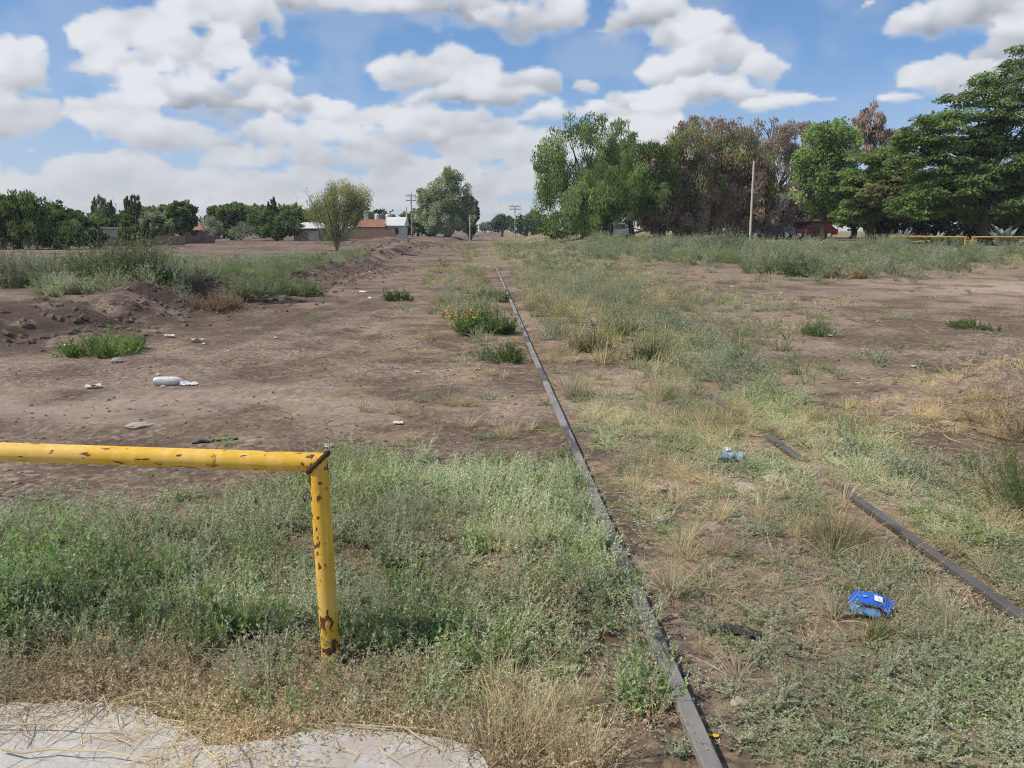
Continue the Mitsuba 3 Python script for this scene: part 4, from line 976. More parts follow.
P = {}
for k_ in range(4):
    P['salt', k_] = group_of(f'saltbush_kind_{k_}', sprig(300 + k_, (22, 18, 26, 14)[k_], (.16, .17, .14, .20)[k_], 30, (.018, .020, .017, .021)[k_], (.0090, .0085, .0090, .0080)[k_], (GREY, .012, .05, .02)[k_], (.76, .84, .68, .80)[k_], (.58, .70, .5, .95)[k_], .035, STRAW), 'leaf')
    P['mat', k_] = group_of(f'mat_kind_{k_}', sprig(310 + k_, 20, .20, 24, .018, .0105, (GREY, .015, .04, GREEN)[k_], .76, .22, .03, BROWN, .12), 'leaf')
    P['green', k_] = group_of(f'green_kind_{k_}', sprig(320 + k_, 16, .22, 26, .023, .010, (GREEN * .8, GREEN, GREEN * .6, .10)[k_], (.80, .88, .72, .78)[k_], .7, .03, GREEN), 'leaf')
    P['dry', k_] = group_of(f'dry_kind_{k_}', merge(sprig(330 + k_, 20, .15, 20, .014, .007, (STRAW, .64, .61, .59)[k_], .70, .6, .05, STRAW, .5), litter(340 + k_, 16, .07, .12, .003)), 'leaf')
    P['straw', k_] = group_of(f'straw_kind_{k_}', litter(350 + k_, 40, .14, .22, .0032, STRAW, .58), 'leaf')
    P['tuft', k_] = group_of(f'tuft_kind_{k_}', tuft(360 + k_, 90, .20, .0045, (YELLOW, .50, .46, .38)[k_], .62, .55, .04, .05), 'leaf')
    P['hay', k_] = group_of(f'hay_kind_{k_}', tuft(370 + k_, 70, .26, .0045, STRAW, .68, .55, .04, .05), 'leaf')
    P['grass', k_] = group_of(f'grass_kind_{k_}', tuft(380 + k_, 60, .22, .005, (GREEN, .2, .3, GREEN)[k_], .52, .4, .04, .04), 'leaf')
    # coarser ones for farther off
    P['fsalt', k_] = group_of(f'far_saltbush_kind_{k_}', sprig(400 + k_, 16, .42, 20, .045, .020, (GREY, .04, .08, .02)[k_], .62, .7, .03, GREY), 'leaf')
    P['fgreen', k_] = group_of(f'far_green_kind_{k_}', sprig(410 + k_, 16, .42, 20, .045, .018, (GREEN, .16, .3, .12)[k_], .64, .8, .03, GREEN), 'leaf')
    P['ftuft', k_] = group_of(f'far_tuft_kind_{k_}', tuft(420 + k_, 60, .34, .013, (YELLOW, .50, .39, .47)[k_], .62, .6, .10, .05, 4), 'leaf')
    P['fhay', k_] = group_of(f'far_hay_kind_{k_}', tuft(430 + k_, 60, .34, .013, STRAW + .015, .58, .6, .10, .04, 4), 'leaf')
    P['bush', k_] = group_of(f'bush_kind_{k_}', sprig(440 + k_, 26, .85, 34, .085, .034, (.02, .05, .01, .08)[k_], .60, .85, .035, GREY, .35, .1), 'leaf')
for k_ in range(3):
    P['rock', k_] = group_of(f'rock_kind_{k_}', rock(500 + k_), 'pebble')
    P['clod', k_] = group_of(f'clod_kind_{k_}', rock(510 + k_, .75), 'clod')
def kinds(*names):
    return [P[n, k] for n in names for k in range(4) if (n, k) in P]


rng = np.random.default_rng(77)
track = lambda x, y: x - rail_x(y)
def patch(x, y, s, seed, lo, hi):
    return sstep(lo, hi, n2(x, y, s, seed, 4))
def rail_clear(x, y, w=.055):
    u, v = track(x, y), track(x, y) - 1.64
    return 1 - (np.abs(u - .02) < w) * .97 - (np.abs(v) < .09) * .9
def front_edge(x):
    """where the paving ends and plants begin"""
    return np.interp(x, [-3, -1.9, -1.35, -1.1, -.95, -.6, -.15, 0, 3], [2.62, 2.66, 2.68, 2.55, 2.42, 2.48, 2.42, 2.2, 2.2])
def left_edge(x):
    """where the dense growth of the foreground ends"""
    return np.interp(x, [-4, -2.9, -2.4, -1.9, -1.66, -1.33, -.7, -.1, .34, .7], [4.3, 4.5, 4.65, 4.75, 5.0, 5.8, 6.0, 5.7, 5.8, 5.6])

# foreground left of the bare rail
st = stuff('foreground_weeds', 'dense low grey green weeds around the yellow barrier and along the bare rail', 'weeds')
def d_left(x, y):
    inside = (y > front_edge(x) + .02) * (track(x, y) < -.03)
    e = left_edge(x) + (n2(x, y, .5, 60) - .5) * .9
    return inside * sstep(.15, -.35, y - e) * (.10 + .90 * patch(x, y, .55, 61, .36, .54)) * (1 - .9 * np.exp(-((x + .70) / .22) ** 2 - ((y - 2.85) / .22) ** 2)) * sstep(.02, .5, y - front_edge(x)) * rail_clear(x, y)
c1 = scatter(st, kinds('salt'), 2300, (-4.2, .7, 2.3, 6.4), d_left, .55, 1.2, rng, (.75, 1.15))
c1 += scatter(st, kinds('green'), 700, (-4.2, .7, 2.4, 6.4), lambda x, y: d_left(x, y) * patch(x, y, .6, 62, .38, .56), .5, 1.1, rng)
c1 += scatter(st, kinds('mat'), 900, (-4.2, .7, 2.4, 6.8), lambda x, y: np.minimum(1, d_left(x, y - .35) + .2 * d_left(x, y)), .6, 1.2, rng)
c1 += scatter(st, kinds('tuft'), 260, (-4.2, .7, 2.6, 6.2), lambda x, y: d_left(x, y) * patch(x, y, .5, 63, .45, .62), .6, 1.1, rng)
c1 += scatter(st, kinds('green'), 130, (-2.8, -1.45, 3.0, 3.9), lambda x, y: np.exp(-((x + 2.15) / .4) ** 2 - ((y - 3.35) / .3) ** 2), .9, 1.5, rng)

for k_ in range(3):
    P['broad', k_] = group_of(f'broad_kind_{k_}', sprig(600 + k_, 9, .20, 12, (.050, .040, .055)[k_], (.024, .020, .022)[k_], (GREEN, .10, .13)[k_], .90, .85, .02, GREEN), 'leaf')
    P['stalk', k_] = group_of(f'stalk_kind_{k_}', sprig(610 + k_, 4, .34, 34, .012, .006, (.0, .60, .52)[k_], .66, 1.35, .04, STRAW, .15), 'leaf')
c1 += scatter(st, kinds('broad'), 80, (-2.8, -1.4, 2.95, 4.0), lambda x, y: np.exp(-((x + 2.15) / .42) ** 2 - ((y - 3.4) / .35) ** 2), .8, 1.3, rng)
c1 += scatter(st, kinds('broad'), 420, (-4.2, .7, 2.6, 6.2), lambda x, y: d_left(x, y) * .35, .5, 1.0, rng)
c1 += scatter(st, kinds('stalk'), 420, (-4.2, .7, 2.5, 6.0), lambda x, y: d_left(x, y) * .5, .5, 1.1, rng)
st = stuff('track_weeds', 'patchy low grey green weeds between and beside the two rails', 'weeds')
def d_mid(x, y):
    u = track(x, y)
    p1 = .06 + .94 * patch(x, y, .5, 70, .37, .52)
    side = np.where(u < 1.64, .55 + .45 * sstep(.9, 1.5, u), 1.0) * sstep(.12, .3, u)
    wood_ = 1 - .9 * np.exp(-((x - 1.0) / .14) ** 2 - ((y - 3.22) / .14) ** 2)
    bare = wood_ - .8 * np.exp(-((x - 1.5) / .45) ** 2 - ((y - 4.3) / .45) ** 2) - .9 * np.exp(-((x - 1.05) / .3) ** 2 - ((y - 4.9) / .9) ** 2)
    far_side = np.where((u > 1.75) & (y > 4.2), np.exp(-((u - 1.95) / .5) ** 2), 1)
    v = np.abs(u - 1.64)
    far_side = far_side * np.where(y > 3.2, sstep(.07, .26, v), 1)
    return (u > .06) * (u < 3.0 + .6 * (n2(x, y, 1.0, 71) - .5)) * far_side * side * p1 * np.clip(bare, 0, 1) * rail_clear(x, y)
c2 = scatter(st, kinds('salt', 'mat', 'mat'), 7200, (.6, 4.4, 2.3, 8.5), d_mid, .40, .95, rng, (.45, .85))
c2 += scatter(st, kinds('mat', 'green'), 900, (.6, 4.6, 2.3, 9.5), lambda x, y: d_mid(x, y) * .6 + .12 * (track(x, y) > .1) * rail_clear(x, y) * sstep(.07, .2, np.abs(track(x, y) - 1.64)), .3, .7, rng, (.5, .9))
c2 += scatter(st, kinds('salt', 'mat'), 420, (.75, 2.4, 2.3, 3.3), lambda x, y: (track(x, y) > .14) * rail_clear(x, y) * patch(x, y, .35, 171, .40, .55) * .8, .4, .85, rng, (.5, .85))
# the plants over the buried rail
c2 += scatter(st, kinds('salt', 'tuft', 'mat'), 420, (1.7, 2.5, 5.0, 9.6), lambda x, y: np.exp(-((track(x, y) - 1.64) / .16) ** 2) * np.interp(y, [5.05, 5.35, 5.75, 6.0, 6.5, 6.75, 7.3, 7.6, 8.5, 8.9], [0, .8, .8, 0, 0, .8, .8, 0, 0, 1]), .4, .8, rng, (.6, 1))
c2 += scatter(st, kinds('salt', 'fsalt'), 1300, (1.6, 4.5, 4.5, 17), lambda x, y: np.exp(-((track(x, y) - 2.15 - .1 * (y - 8).clip(0)) / .5) ** 2) * (.3 + .7 * patch(x, y, .8, 74, .4, .55)) * sstep(.09, .25, np.abs(track(x, y) - 1.64)), .4, .8, rng, (.6, 1))

st = stuff('dry_growth', 'dry straw coloured weeds and litter at the edge of the pavement and around the rails', 'dry grass')
def d_dry(x, y):
    e = y - front_edge(x)
    return np.clip(np.exp(-((e - .12) / .24) ** 2) * (x < .3) * (.5 + .5 * patch(x, y, .4, 64, .4, .55)), 0, 1) * (e > -.02)
c3 = scatter(st, kinds('dry'), 2000, (-3, .4, 2.3, 3.4), d_dry, .5, 1.15, rng)
c3 += scatter(st, kinds('dry'), 550, (-3, .5, 2.6, 4.6), lambda x, y: d_left(x, y) * .6 * patch(x, y, .45, 65, .48, .62), .6, 1.2, rng)
c3 += scatter(st, kinds('hay'), 60, (-.25, .35, 2.3, 2.9), lambda x, y: np.exp(-((x - .04) / .2) ** 2 - ((y - 2.5) / .3) ** 2), .6, 1.0, rng)
c3 += scatter(st, kinds('dry', 'dry', 'straw'), 260, (-1.15, -.6, 2.2, 2.6), lambda x, y: np.exp(-((x + .90 - (y - 2.45) * .3) / .11) ** 2), .35, .8, rng, (.4, .9), sink=-.045)
c3 += scatter(st, kinds('dry', 'straw'), 700, (-2.3, .1, 2.25, 2.75), lambda x, y: ((y - front_edge(x)) < .03) * np.exp(-((y - front_edge(x)) / .16) ** 2) * patch(x, y, .3, 166, .40, .58), .3, .65, rng, (.3, .7), sink=-.05)
c3 += scatter(st, kinds('straw'), 420, (-2.6, .2, 2.3, 3.0), lambda x, y: np.exp(-((y - front_edge(x) - .02) / .22) ** 2) * (.3 + .7 * patch(x, y, .35, 66, .42, .55)) * .75, .5, 1.2, rng, sink=-.055)
c3 += scatter(st, kinds('straw', 'dry', 'hay'), 1300, (.7, 4.4, 2.3, 8), lambda x, y: patch(x, y, .7, 67, .40, .56) * (track(x, y) > .15) * rail_clear(x, y), .5, 1.1, rng, (.5, .8))
c3 += scatter(st, kinds('hay', 'tuft', 'tuft', 'salt'), 760, (.8, 4.0, 2.5, 9), lambda x, y: np.exp(-((track(x, y) - 1.40) / .42) ** 2) * patch(x, y, .55, 68, .44, .58) * sstep(.09, .22, np.abs(track(x, y) - 1.64)) * rail_clear(x, y), .5, .95, rng)
c3 += scatter(st, kinds('hay'), 260, (.4, 3.5, 6.8, 13), lambda x, y: np.clip(np.exp(-((track(x, y) - .35) / .25) ** 2) + np.exp(-((track(x, y) - 1.3) / .5) ** 2), 0, 1) * patch(x, y, .7, 69, .44, .56) * sstep(.1, .2, track(x, y)), .55, 1.0, rng)
c3 += scatter(st, kinds('straw', 'dry'), 240, (3.6, 6.2, 4.6, 9.4), lambda x, y: np.exp(-((x - 4.9) / .8) ** 2 - ((y - 7.6) / 1.2) ** 2) * .6, .8, 1.5, rng, (.8, 1.3))

st = stuff('track_grass', 'yellow green tufts of grass in hummocks along the track into the distance', 'grass')
def d_track(x, y):
    u = track(x, y)
    w = 2.4 + .035 * y
    c = 1.0 + .02 * y
    return np.exp(-((u - c) / w) ** 4) * patch(x, y, 1.1, 80, .36, .52) * (np.abs(u) > .16 + .010 * y) * sstep(9, 14, y + (u - .4) * 1.5)
c4 = scatter(st, kinds('ftuft', 'ftuft', 'fsalt'), 3000, (-4, 8, 8.5, 36), d_track, .45, 1.05, rng, (.7, 1.1), weights=None)
c4 += scatter(st, kinds('fhay'), 420, (-4, 8, 8.5, 36), lambda x, y: d_track(x, y) * patch(x, y, 1.6, 81, .45, .6), .45, 1.0, rng)
c4 += scatter(st, kinds('fsalt', 'fgreen', 'ftuft', 'fhay'), 4200, (-14, 20, 32, 110), lambda x, y: (d_track(x, y) + sstep(0, 6, x - 1) * .5 * patch(x, y, 3, 82, .4, .55)) * .8, .8, 1.6, rng, (.6, .9))

st = stuff('scrub_belt', 'mixed grey green scrub in front of the trees on the right', 'scrub')
def d_belt(x, y):
    front = np.interp(x, [3, 6, 8, 10, 13, 16, 19, 22, 40], [47, 40, 34, 28.5, 28.8, 31, 36, 36, 36]) + (n2(x, y, 2.0, 90) - .5) * 5
    back = np.interp(x, [3, 8, 14, 22, 26, 27, 28, 30, 40], [70, 62, 54, 48, 44, 40, 40, 46, 46])
    return sstep(-.3, 1.2, y - front) * sstep(0, 1.5, back - y) * (.35 + .65 * patch(x, y, 2.2, 91, .34, .5)) * sstep(3, 6, x)
c5 = scatter(st, kinds('bush'), 1500, (3, 38, 26, 70), d_belt, .55, 1.15, rng, (.7, 1.0))
c5 += scatter(st, kinds('fsalt', 'fgreen', 'fhay'), 2200, (2, 38, 22, 66), lambda x, y: np.clip(d_belt(x, y + 2.2), 0, 1) * .8, .7, 1.5, rng, (.7, 1))
c5 += scatter(st, kinds('fsalt', 'ftuft', 'fhay'), 1500, (2.5, 12, 13, 45), lambda x, y: np.exp(-((x - (3.0 + .10 * y)) / (1.0 + .06 * y)) ** 2) * patch(x, y, 1.6, 92, .38, .55), .5, 1.0, rng, (.5, .8))

st = stuff('bank_weeds', 'grey green upright weeds growing along the top of the bank on the left', 'weeds')
def d_bank(x, y):
    d = bank(y) - x
    lane = np.where(d < 3.2, np.interp(y, [12, 16.5, 17.5, 40, 46], [0, .15, 1, 1, 0]), np.interp(y, [12, 16.5, 17.5, 27, 32, 42], [0, .15, 1, .9, .3, 0]))
    return sstep(-.9 * (y < 24), .6, d) * sstep(12, 8, d) * lane * (.08 + .92 * patch(x, y, 1.8, 95, .37, .52))
c6 = scatter(st, kinds('bush', 'fsalt', 'fsalt'), 1500, (-22, -5.5, 15, 46), d_bank, .32, .75, rng, (.7, 1.15))
c6 += scatter(st, kinds('fsalt', 'fgreen'), 1500, (-22, -5, 16, 42), lambda x, y: d_bank(x, y), .5, 1.0, rng, (.7, 1.15))
c6 += scatter(st, kinds('fgreen'), 320, (-14, -6, 22, 33), lambda x, y: d_bank(x, y) * patch(x, y, 2.5, 96, .4, .55), .7, 1.3, rng, (.6, .9))

st = stuff('scattered_weeds', 'small scattered weeds on the bare brown ground on both sides', 'weeds')
c7 = scatter(st, kinds('mat', 'salt', 'green', 'dry'), 600, (-8, .4, 5.2, 16), lambda x, y: np.clip(sstep(-3.5, .2, x - .1 * (y - 6)) * patch(x, y, .9, 100, .5, .66), 0, 1) + .02, .4, .95, rng, (.5, 1))
c7 += scatter(st, kinds('hay', 'dry', 'straw'), 260, (-2.5, .55, 5.4, 11), lambda x, y: patch(x, y, .7, 101, .48, .62) * sstep(-2.2, -.2, x) * .8, .4, .9, rng)
c7 += scatter(st, kinds('fsalt', 'mat', 'fgreen', 'fhay'), 1500, (3.5, 22, 9, 30), lambda x, y: patch(x, y, 1.7, 102, .47, .64) * .75 * (1 - np.exp(-((x - 15.5) / 4) ** 2 - ((y - 24) / 3.4) ** 2)), .3, .75, rng, (.35, .7))
c7 += scatter(st, kinds('mat', 'dry'), 2200, (3.2, 12, 6, 18), lambda x, y: patch(x, y, 1.0, 103, .40, .62) * .55 * sstep(3.0, 4.2, x), .3, .7, rng, (.4, .7))
c7 += scatter(st, kinds('fsalt', 'fhay'), 420, (-7, -1, 15, 50), lambda x, y: patch(x, y, 2.2, 104, .54, .68) * .8, .3, .7, rng, (.4, .8))

# the wispy tree on the bank: many thin stems fanning out of a short trunk
bx_, by_ = (-11.68, 56.00, 0.76)[:2]
bz_ = float(hz(bx_, by_, False))
tt = thing('thorn_tree', 'pale green wispy multi stemmed tree on the bank, branches fanning upwards', 'tree')
tm_, rg_ = Mesh(), np.random.default_rng(36)
for k_ in range(9):
    a_, o_ = k_ * 2.4 + .3, .35 + .5 * rg_.uniform()
    tm_.tube([(bx_, by_, bz_ - .1), (bx_ + .12 * math.cos(a_), by_ + .12 * math.sin(a_), bz_ + .6), (bx_ + 1.6 * o_ * math.cos(a_), by_ + 1.6 * o_ * math.sin(a_), bz_ + 2.4), (bx_ + 2.9 * o_ * math.cos(a_), by_ + 2.9 * o_ * math.sin(a_), bz_ + 3.9)], [.09, .06, .028, .008], 6)
part(tt, 'trunk', tm_.ply('bark', True))
cr_ = merge(sprig(3601, 80, 3.7, 60, .17, .04, .37, .70, 1.05, .03, .62, .2, .25), sprig(3602, 34, 3.0, 50, .16, .04, .35, .68, .72, .03, .62, .4, .25))
fl_ = foliage([(-12.85, 56.00, 3.24, 0.54, 0.47), (-12.09, 56.00, 3.82, 0.68, 0.61), (-11.09, 56.00, 4.08, 0.74, 0.61), (-10.18, 56.00, 3.76, 0.68, 0.61), (-9.73, 56.00, 3.24, 0.41, 0.47), (-13.20, 56.00, 2.79, 0.34, 0.41), (-12.33, 56.00, 2.85, 0.68, 0.61), (-11.06, 56.00, 3.05, 0.81, 0.68), (-11.76, 56.00, 2.27, 0.61, 0.54), (-10.55, 56.00, 2.66, 0.61, 0.54), (-9.97, 56.00, 4.02, 0.41, 0.41), (-11.48, 56.00, 4.28, 0.61, 0.34), (-11.52, 56.00, 3.37, 0.95, 0.68)], 19000, .085, 'fine', .38, rg_, hue_var=.03, br=.80, clump=1.9)
fl_ = shift(fl_, -bx_, -by_, -bz_ - .25)
cr_ = merge(cr_, fl_)
part(tt, 'crown', shift(cr_, bx_, by_, bz_ + .25).ply('leaf'), kind='stuff')

# ------------------------------------------------------------------ loose soil and stones
st = stuff('pebbles', 'small pale pebbles strewn over the bare soil', 'pebbles')
scatter(st, [P['rock', k_] for k_ in range(3)], 6500, (-8, 7, 2.6, 12), lambda x, y: .25 + .75 * patch(x, y, .9, 110, .42, .62), .004, .013, rng, sink=.002)
scatter(st, [P['rock', k_] for k_ in range(3)], 3500, (-9, 14, 8, 32), lambda x, y: .2 + .8 * patch(x, y, 1.6, 111, .45, .65), .009, .03, rng, sink=.006)
st = stuff('soil_clods', 'dark lumps of turned soil on the bank and the bare ground', 'soil')
scatter(st, [P['clod', k_] for k_ in range(3)], 5000, (-7.5, 1, 5, 16), lambda x, y: .10 + .9 * patch(x, y, 1.1, 112, .45, .62), .005, .022, rng, sink=.005)
scatter(st, [P['clod', k_] for k_ in range(3)], 5200, (-12, -4.2, 11, 40), lambda x, y: np.exp(-((x - bank(y) - .3) / 1.1) ** 2), .015, .09, rng, sink=.012)
scatter(st, [P['clod', k_] for k_ in range(3)], 700, (-17, -5, 45, 100), lambda x, y: np.exp(-((x - bank(y) + 1.5) / 2.0) ** 2), .06, .22, rng, sink=.03)
scatter(st, [P['clod', k_] for k_ in range(3)], 900, (2.8, 9, 6, 24), lambda x, y: .15 + .85 * patch(x, y, 1.3, 113, .48, .64), .01, .04, rng, sink=.006)

# ------------------------------------------------------------------ plants that stand alone
def plant(name, label, x, y, meshes, sink=.02, group=None, cat='bush'):
    z = float(hz(x, y)) - sink
    m = merge(*meshes)
    m.v = [np.vstack(m.v) + [x, y, z]]
    m.f, m.uv = [np.vstack(m.f)], [np.vstack(m.uv)]
    k = thing(name, label, cat, group)
    scene[k] = m.ply('leaf')
    return k


def big(seed, r, h, n, hue, br=.5, leaf=.05, hv=.04, w=.4):
    """a rounded bush of many leafy stems about r wide and h high"""
    rg = np.random.default_rng(seed)
    out = []
    for k in range(n):
        a, q = rg.uniform(0, 2 * PI), r * math.sqrt(rg.uniform()) * .8
        out.append(shift(sprig(seed * 50 + k, 14, h * rg.uniform(.55, 1.0) * (1.05 - .45 * q / r), 30, leaf, leaf * w, hue + rg.normal(0, hv), br, .95, .02, hue, .3, .05), math.cos(a) * q, math.sin(a) * q))
    return out


plant('green_bush', 'bright green leafy bush at the foot of the bank on the left', *(-5.70, 11.47), big(1, .62, .40, 22, GREEN * 1.15, .74, .045))
plant('grey_bush', 'largest dark grey green bush on the bank on the left', *(-9.02, 19.66), big(2, 1.3, 1.55, 54, .09, .40, .075))
plant('grey_bush', 'grey green bush at the left edge of the bank', *(-11.72, 19.94), big(3, 1.3, 1.2, 34, .02, .47, .07))
plant('grey_bush', 'pale grey green bush on the bank left of the largest bush', *(-10.16, 19.38), big(4, 1.1, 1.0, 30, .05, .5, .07))
plant('grey_bush', 'grey green bush on the bank right of the brown dead heap', *(-6.11, 19.94), big(5, 1.1, .72, 26, .08, .5, .06))
plant('grey_bush', 'low pale grey green bush at the front edge of the bank', *(-9.49, 17.44), big(41, .9, .6, 20, .015, .62, .06))
plant('grey_bush', 'pale grey green bush at the foot of the largest bush, on its right', *(-7.83, 19.66), big(42, .9, .75, 22, .02, .60, .065))
plant('grey_bush', 'fresh green bush on the bank nearest to the dirt road, right of the dead heap', *(-5.57, 21.81), big(43, .9, .7, 22, .10, .58, .06))
plant('dead_brush', 'heap of reddish brown dead weeds on the bank', *(-6.33, 17.44), big(6, .7, .5, 16, BROWN - .02, .5, .05) + [litter(700, 200, .5, .5, .012, BROWN)], cat='dead brush')
plant('rail_bush', 'dark green bush with a yellowing side, left of the bare rail', *(-0.48, 13.65), big(7, .58, .60, 16, .16, .46, .05))
fx_, fy_ = (-0.80, 13.65)
fz_ = float(hz(fx_, fy_)) - .02
yf_ = thing('yellow_flowers', 'small plant of orange yellow dry flowers beside the dark green bush', 'flowers')
part(yf_, 'leaves', shift(merge(tuft(720, 60, .36, .01, .3, .5, .5, .05), *big(31, .3, .34, 6, .16, .5, .04)), fx_, fy_, fz_).ply('leaf'))
fm_, rg_ = Mesh(), np.random.default_rng(73)
fc_ = np.stack([rg_.normal(0, .17, 26), rg_.normal(0, .12, 26), rg_.uniform(.27, .44, 26)], -1)
fd_ = rg_.normal(size=(26 * 7, 3))
fc_ = fc_ * [1, 1, .92]
fm_.quads(np.repeat(fc_, 7, 0), fd_ + [0, -.3, .2], rg_.normal(size=(182, 3)), .05, .03, 0, .5)
part(yf_, 'petals', shift(fm_, fx_, fy_, fz_).ply('petal'), 'orange yellow dry petals', kind='stuff')
plant('rail_bush', 'lower green weed right beside the bare rail, nearer than the dark green bush', *(-0.12, 10.66), big(8, .38, .34, 10, .16, .48, .035))
plant('rail_bush', 'grey green weed beside the rail, farther than the dark green bush', *(-0.55, 19.94), big(9, .5, .42, 10, .12, .48, .05))
plant('small_weed', 'single small green weed on the bare ground left of the rail', *(-2.73, 20.23), big(10, .35, .4, 8, .2, .5, .05), cat='weed')
plant('dead_brush', 'heap of pale dry weeds at the right edge of the view', *(4.34, 6.99), big(16, .95, .42, 20, .64, .46, .02, .05) + [litter(701, 500, .55, .5, .006, .62, .46)], cat='dead brush')
plant('belt_bush', 'dark bluish green bush at the front of the scrub on the right', *(10.40, 30.94), big(11, 1.3, 1.0, 26, .09, .42, .09))
plant('belt_bush', 'straw coloured dry bush in the scrub on the right', *(11.85, 29.64), big(12, .9, .55, 16, STRAW, .48, .07))
plant('belt_bush', 'dull green bush with twiggy top in the scrub in front of the pale pole', *(11.37, 44.61), big(13, 1.5, 1.5, 22, .03, .45, .1))
plant('small_weed', 'green weed on the bare soil right of the buried rail', *(5.09, 13.51), big(14, .28, .38, 8, .12, .5, .035), cat='weed')
plant('small_weed', 'low green weed on the bare soil at the far right', *(8.21, 14.51), big(15, .5, .26, 8, .1, .5, .04), cat='weed')
plant('edge_bush', 'feathery green and yellow bush cut by the right edge of the view', *(3.16, 4.94), [shift(sprig(760 + k, 16, .42, 60, .022, .004, (.14, .3, .18, .45)[k % 4], .52, 1.0, .05, .3, .3), *(np.random.default_rng(k).normal(0, .12, 2))) for k in range(9)])
plant('twig_weed', 'thin dark leafless twig standing on the bare ground left of the rail', *(-0.46, 6.41), [sprig(780, 7, .34, 3, .02, .006, BROWN, .3, 1.0, .02, BROWN, .5)], cat='twig')
plant('wispy_weed', 'thin green wispy weed on the bare ground left of the rail', *(-0.64, 7.95), [sprig(782, 14, .40, 26, .025, .004, .16, .46, 1.0, .03, .2, .3), tuft(783, 20, .3, .004, .5, .5)], cat='weed')
plant('grass_tuft', 'dark green spiky tuft of grass in the weeds left of the barrier post', *(-1.94, 3.69), [tuft(790, 70, .26, .006, GREEN, .42, .32, .04)], cat='grass')
plant('dry_stalk', 'tall dry grey weed stalk among the weeds in front of the barrier', *(-1.24, 2.98), [sprig(792, 8, .36, 40, .012, .006, .62, .5, 1.35, .04, STRAW, .1), sprig(793, 8, .30, 40, .012, .006, .0, .52, 1.2, .04, STRAW, .1)], cat='weed')
plant('dry_stalk', 'single greenish seed spike standing in the weeds right of the barrier post', *(-0.07, 2.75), [tuft(795, 6, .30, .008, .5, .5, .1, .01), sprig(796, 1, .28, 70, .012, .006, .48, .55, 1.5, .03, STRAW, .02)], cat='weed')
plant('hay_tuft', 'large yellowish tuft of grass leaning over the buried rail', *(1.76, 4.27), [tuft(800, 170, .27, .005, .52, .52, .6, .10), tuft(801, 120, .26, .005, .47, .5, .6, .12)], cat='grass')
plant('hay_tuft', 'pale straw tuft beside the bare rail, first of the two by the curve of weeds', *(0.60, 8.40), [tuft(804, 120, .34, .007, STRAW, .55, .5, .08)], cat='grass')
plant('hay_tuft', 'pale straw tuft between the rails, right of the tuft by the bare rail', *(0.93, 7.81), [tuft(806, 110, .28, .007, STRAW, .55, .6, .1)], cat='grass')
for k_, (px_, py_, nm_) in enumerate([(*(1.86, 10.66), 'rounded yellow green tussock with dark shadow, nearest of the hummocks between the rails'), (*(1.10, 11.57), 'yellow green tussock right beside the bare rail'), (*(1.80, 13.12), 'straw and green tussock in the middle of the track hummocks')]):
    plant('tussock', nm_, px_, py_, [tuft(810 + k_, 200, .42, .012, .47, .48, .6, .2, .06), *big(20 + k_, .32, .3, 7, .3, .48, .03)], cat='grass')

# long straws lying on the pavement and at its edge
for k_, (x0_, y0_, x1_, y1_, l_) in enumerate([(-1.75, 2.50, -1.28, 2.47, 'long pale straw lying across the left paving slab'), (-1.62, 2.36, -1.12, 2.33, 'pale straw nearest the camera on the left paving slab'), (-1.42, 2.66, -1.50, 2.42, 'darker straw lying lengthwise on the left paving slab'),
                                          (-.62, 2.50, -.16, 2.46, 'long pale straw along the edge of the right paving slab'), (-.40, 2.50, -.22, 2.36, 'bent pale straw at the right corner of the right paving slab')]):
    rg_ = np.random.default_rng(900 + k_)
    t_ = np.linspace(0, 1, 7)
    p_ = np.stack([x0_ + (x1_ - x0_) * t_, y0_ + (y1_ - y0_) * t_, .062 + .012 * np.sin(t_ * PI) + rg_.normal(0, .001, 7)], -1) + np.stack([rg_.normal(0, .006, 7), rg_.normal(0, .006, 7), t_ * 0], -1)
    single('long_straw', Mesh().tube(p_, np.linspace(.0042, .002, 7), 5, (STRAW, .62)).ply('leaf', True), l_, 'straw')

# ------------------------------------------------------------------ stones, wood and rubbish
def stone(label, x, y, s, seed, mat='pale_stone', squash=.55):
    m = rock(seed, squash, 2)
    v = np.vstack(m.v) * s
    a = seed * 1.3
    R = np.array([[math.cos(a), -math.sin(a), 0], [math.sin(a), math.cos(a), 0], [0, 0, 1]])
    single('stone', Mesh().add(v @ R.T + [x, y, float(hz(x, y)) + s * squash * .35], m.f[0]).ply(mat, 30), label, 'stone')


stone('flat pale stone left of the bare rail', *(0.30, 5.35), .062, 1)
stone('pale stone touching the first one left of the bare rail', *(0.39, 5.39), .055, 2)
stone('pale grey stone between the rails beside a straw tuft', *(0.89, 4.63), .062, 3)
stone('long pale stone half covered by weeds between the rails', *(1.53, 5.20), .085, 4, squash=.4)
stone('small pale stone beside the long stone between the rails', *(1.78, 5.44), .065, 5, squash=.4)
stone('flat grey stone in the weeds between the rails above the pale grey stone', *(0.94, 5.22), .06, 6, squash=.3)
stone('reddish pale stone near the bare rail at the bottom', *(0.82, 2.73), .035, 7)
stone('small pale stone on the bare soil right of the buried rail', *(2.62, 5.26), .04, 8)
stone('white stone on the bare soil right of the buried rail', *(3.77, 6.99), .05, 9)
stone('flat tan stone on the bare dirt above the yellow rail', *(-3.23, 7.02), .10, 10, squash=.25)
stone('grey stone on the bare dirt near the white bottle', *(-5.11, 10.58), .08, 11, squash=.6)

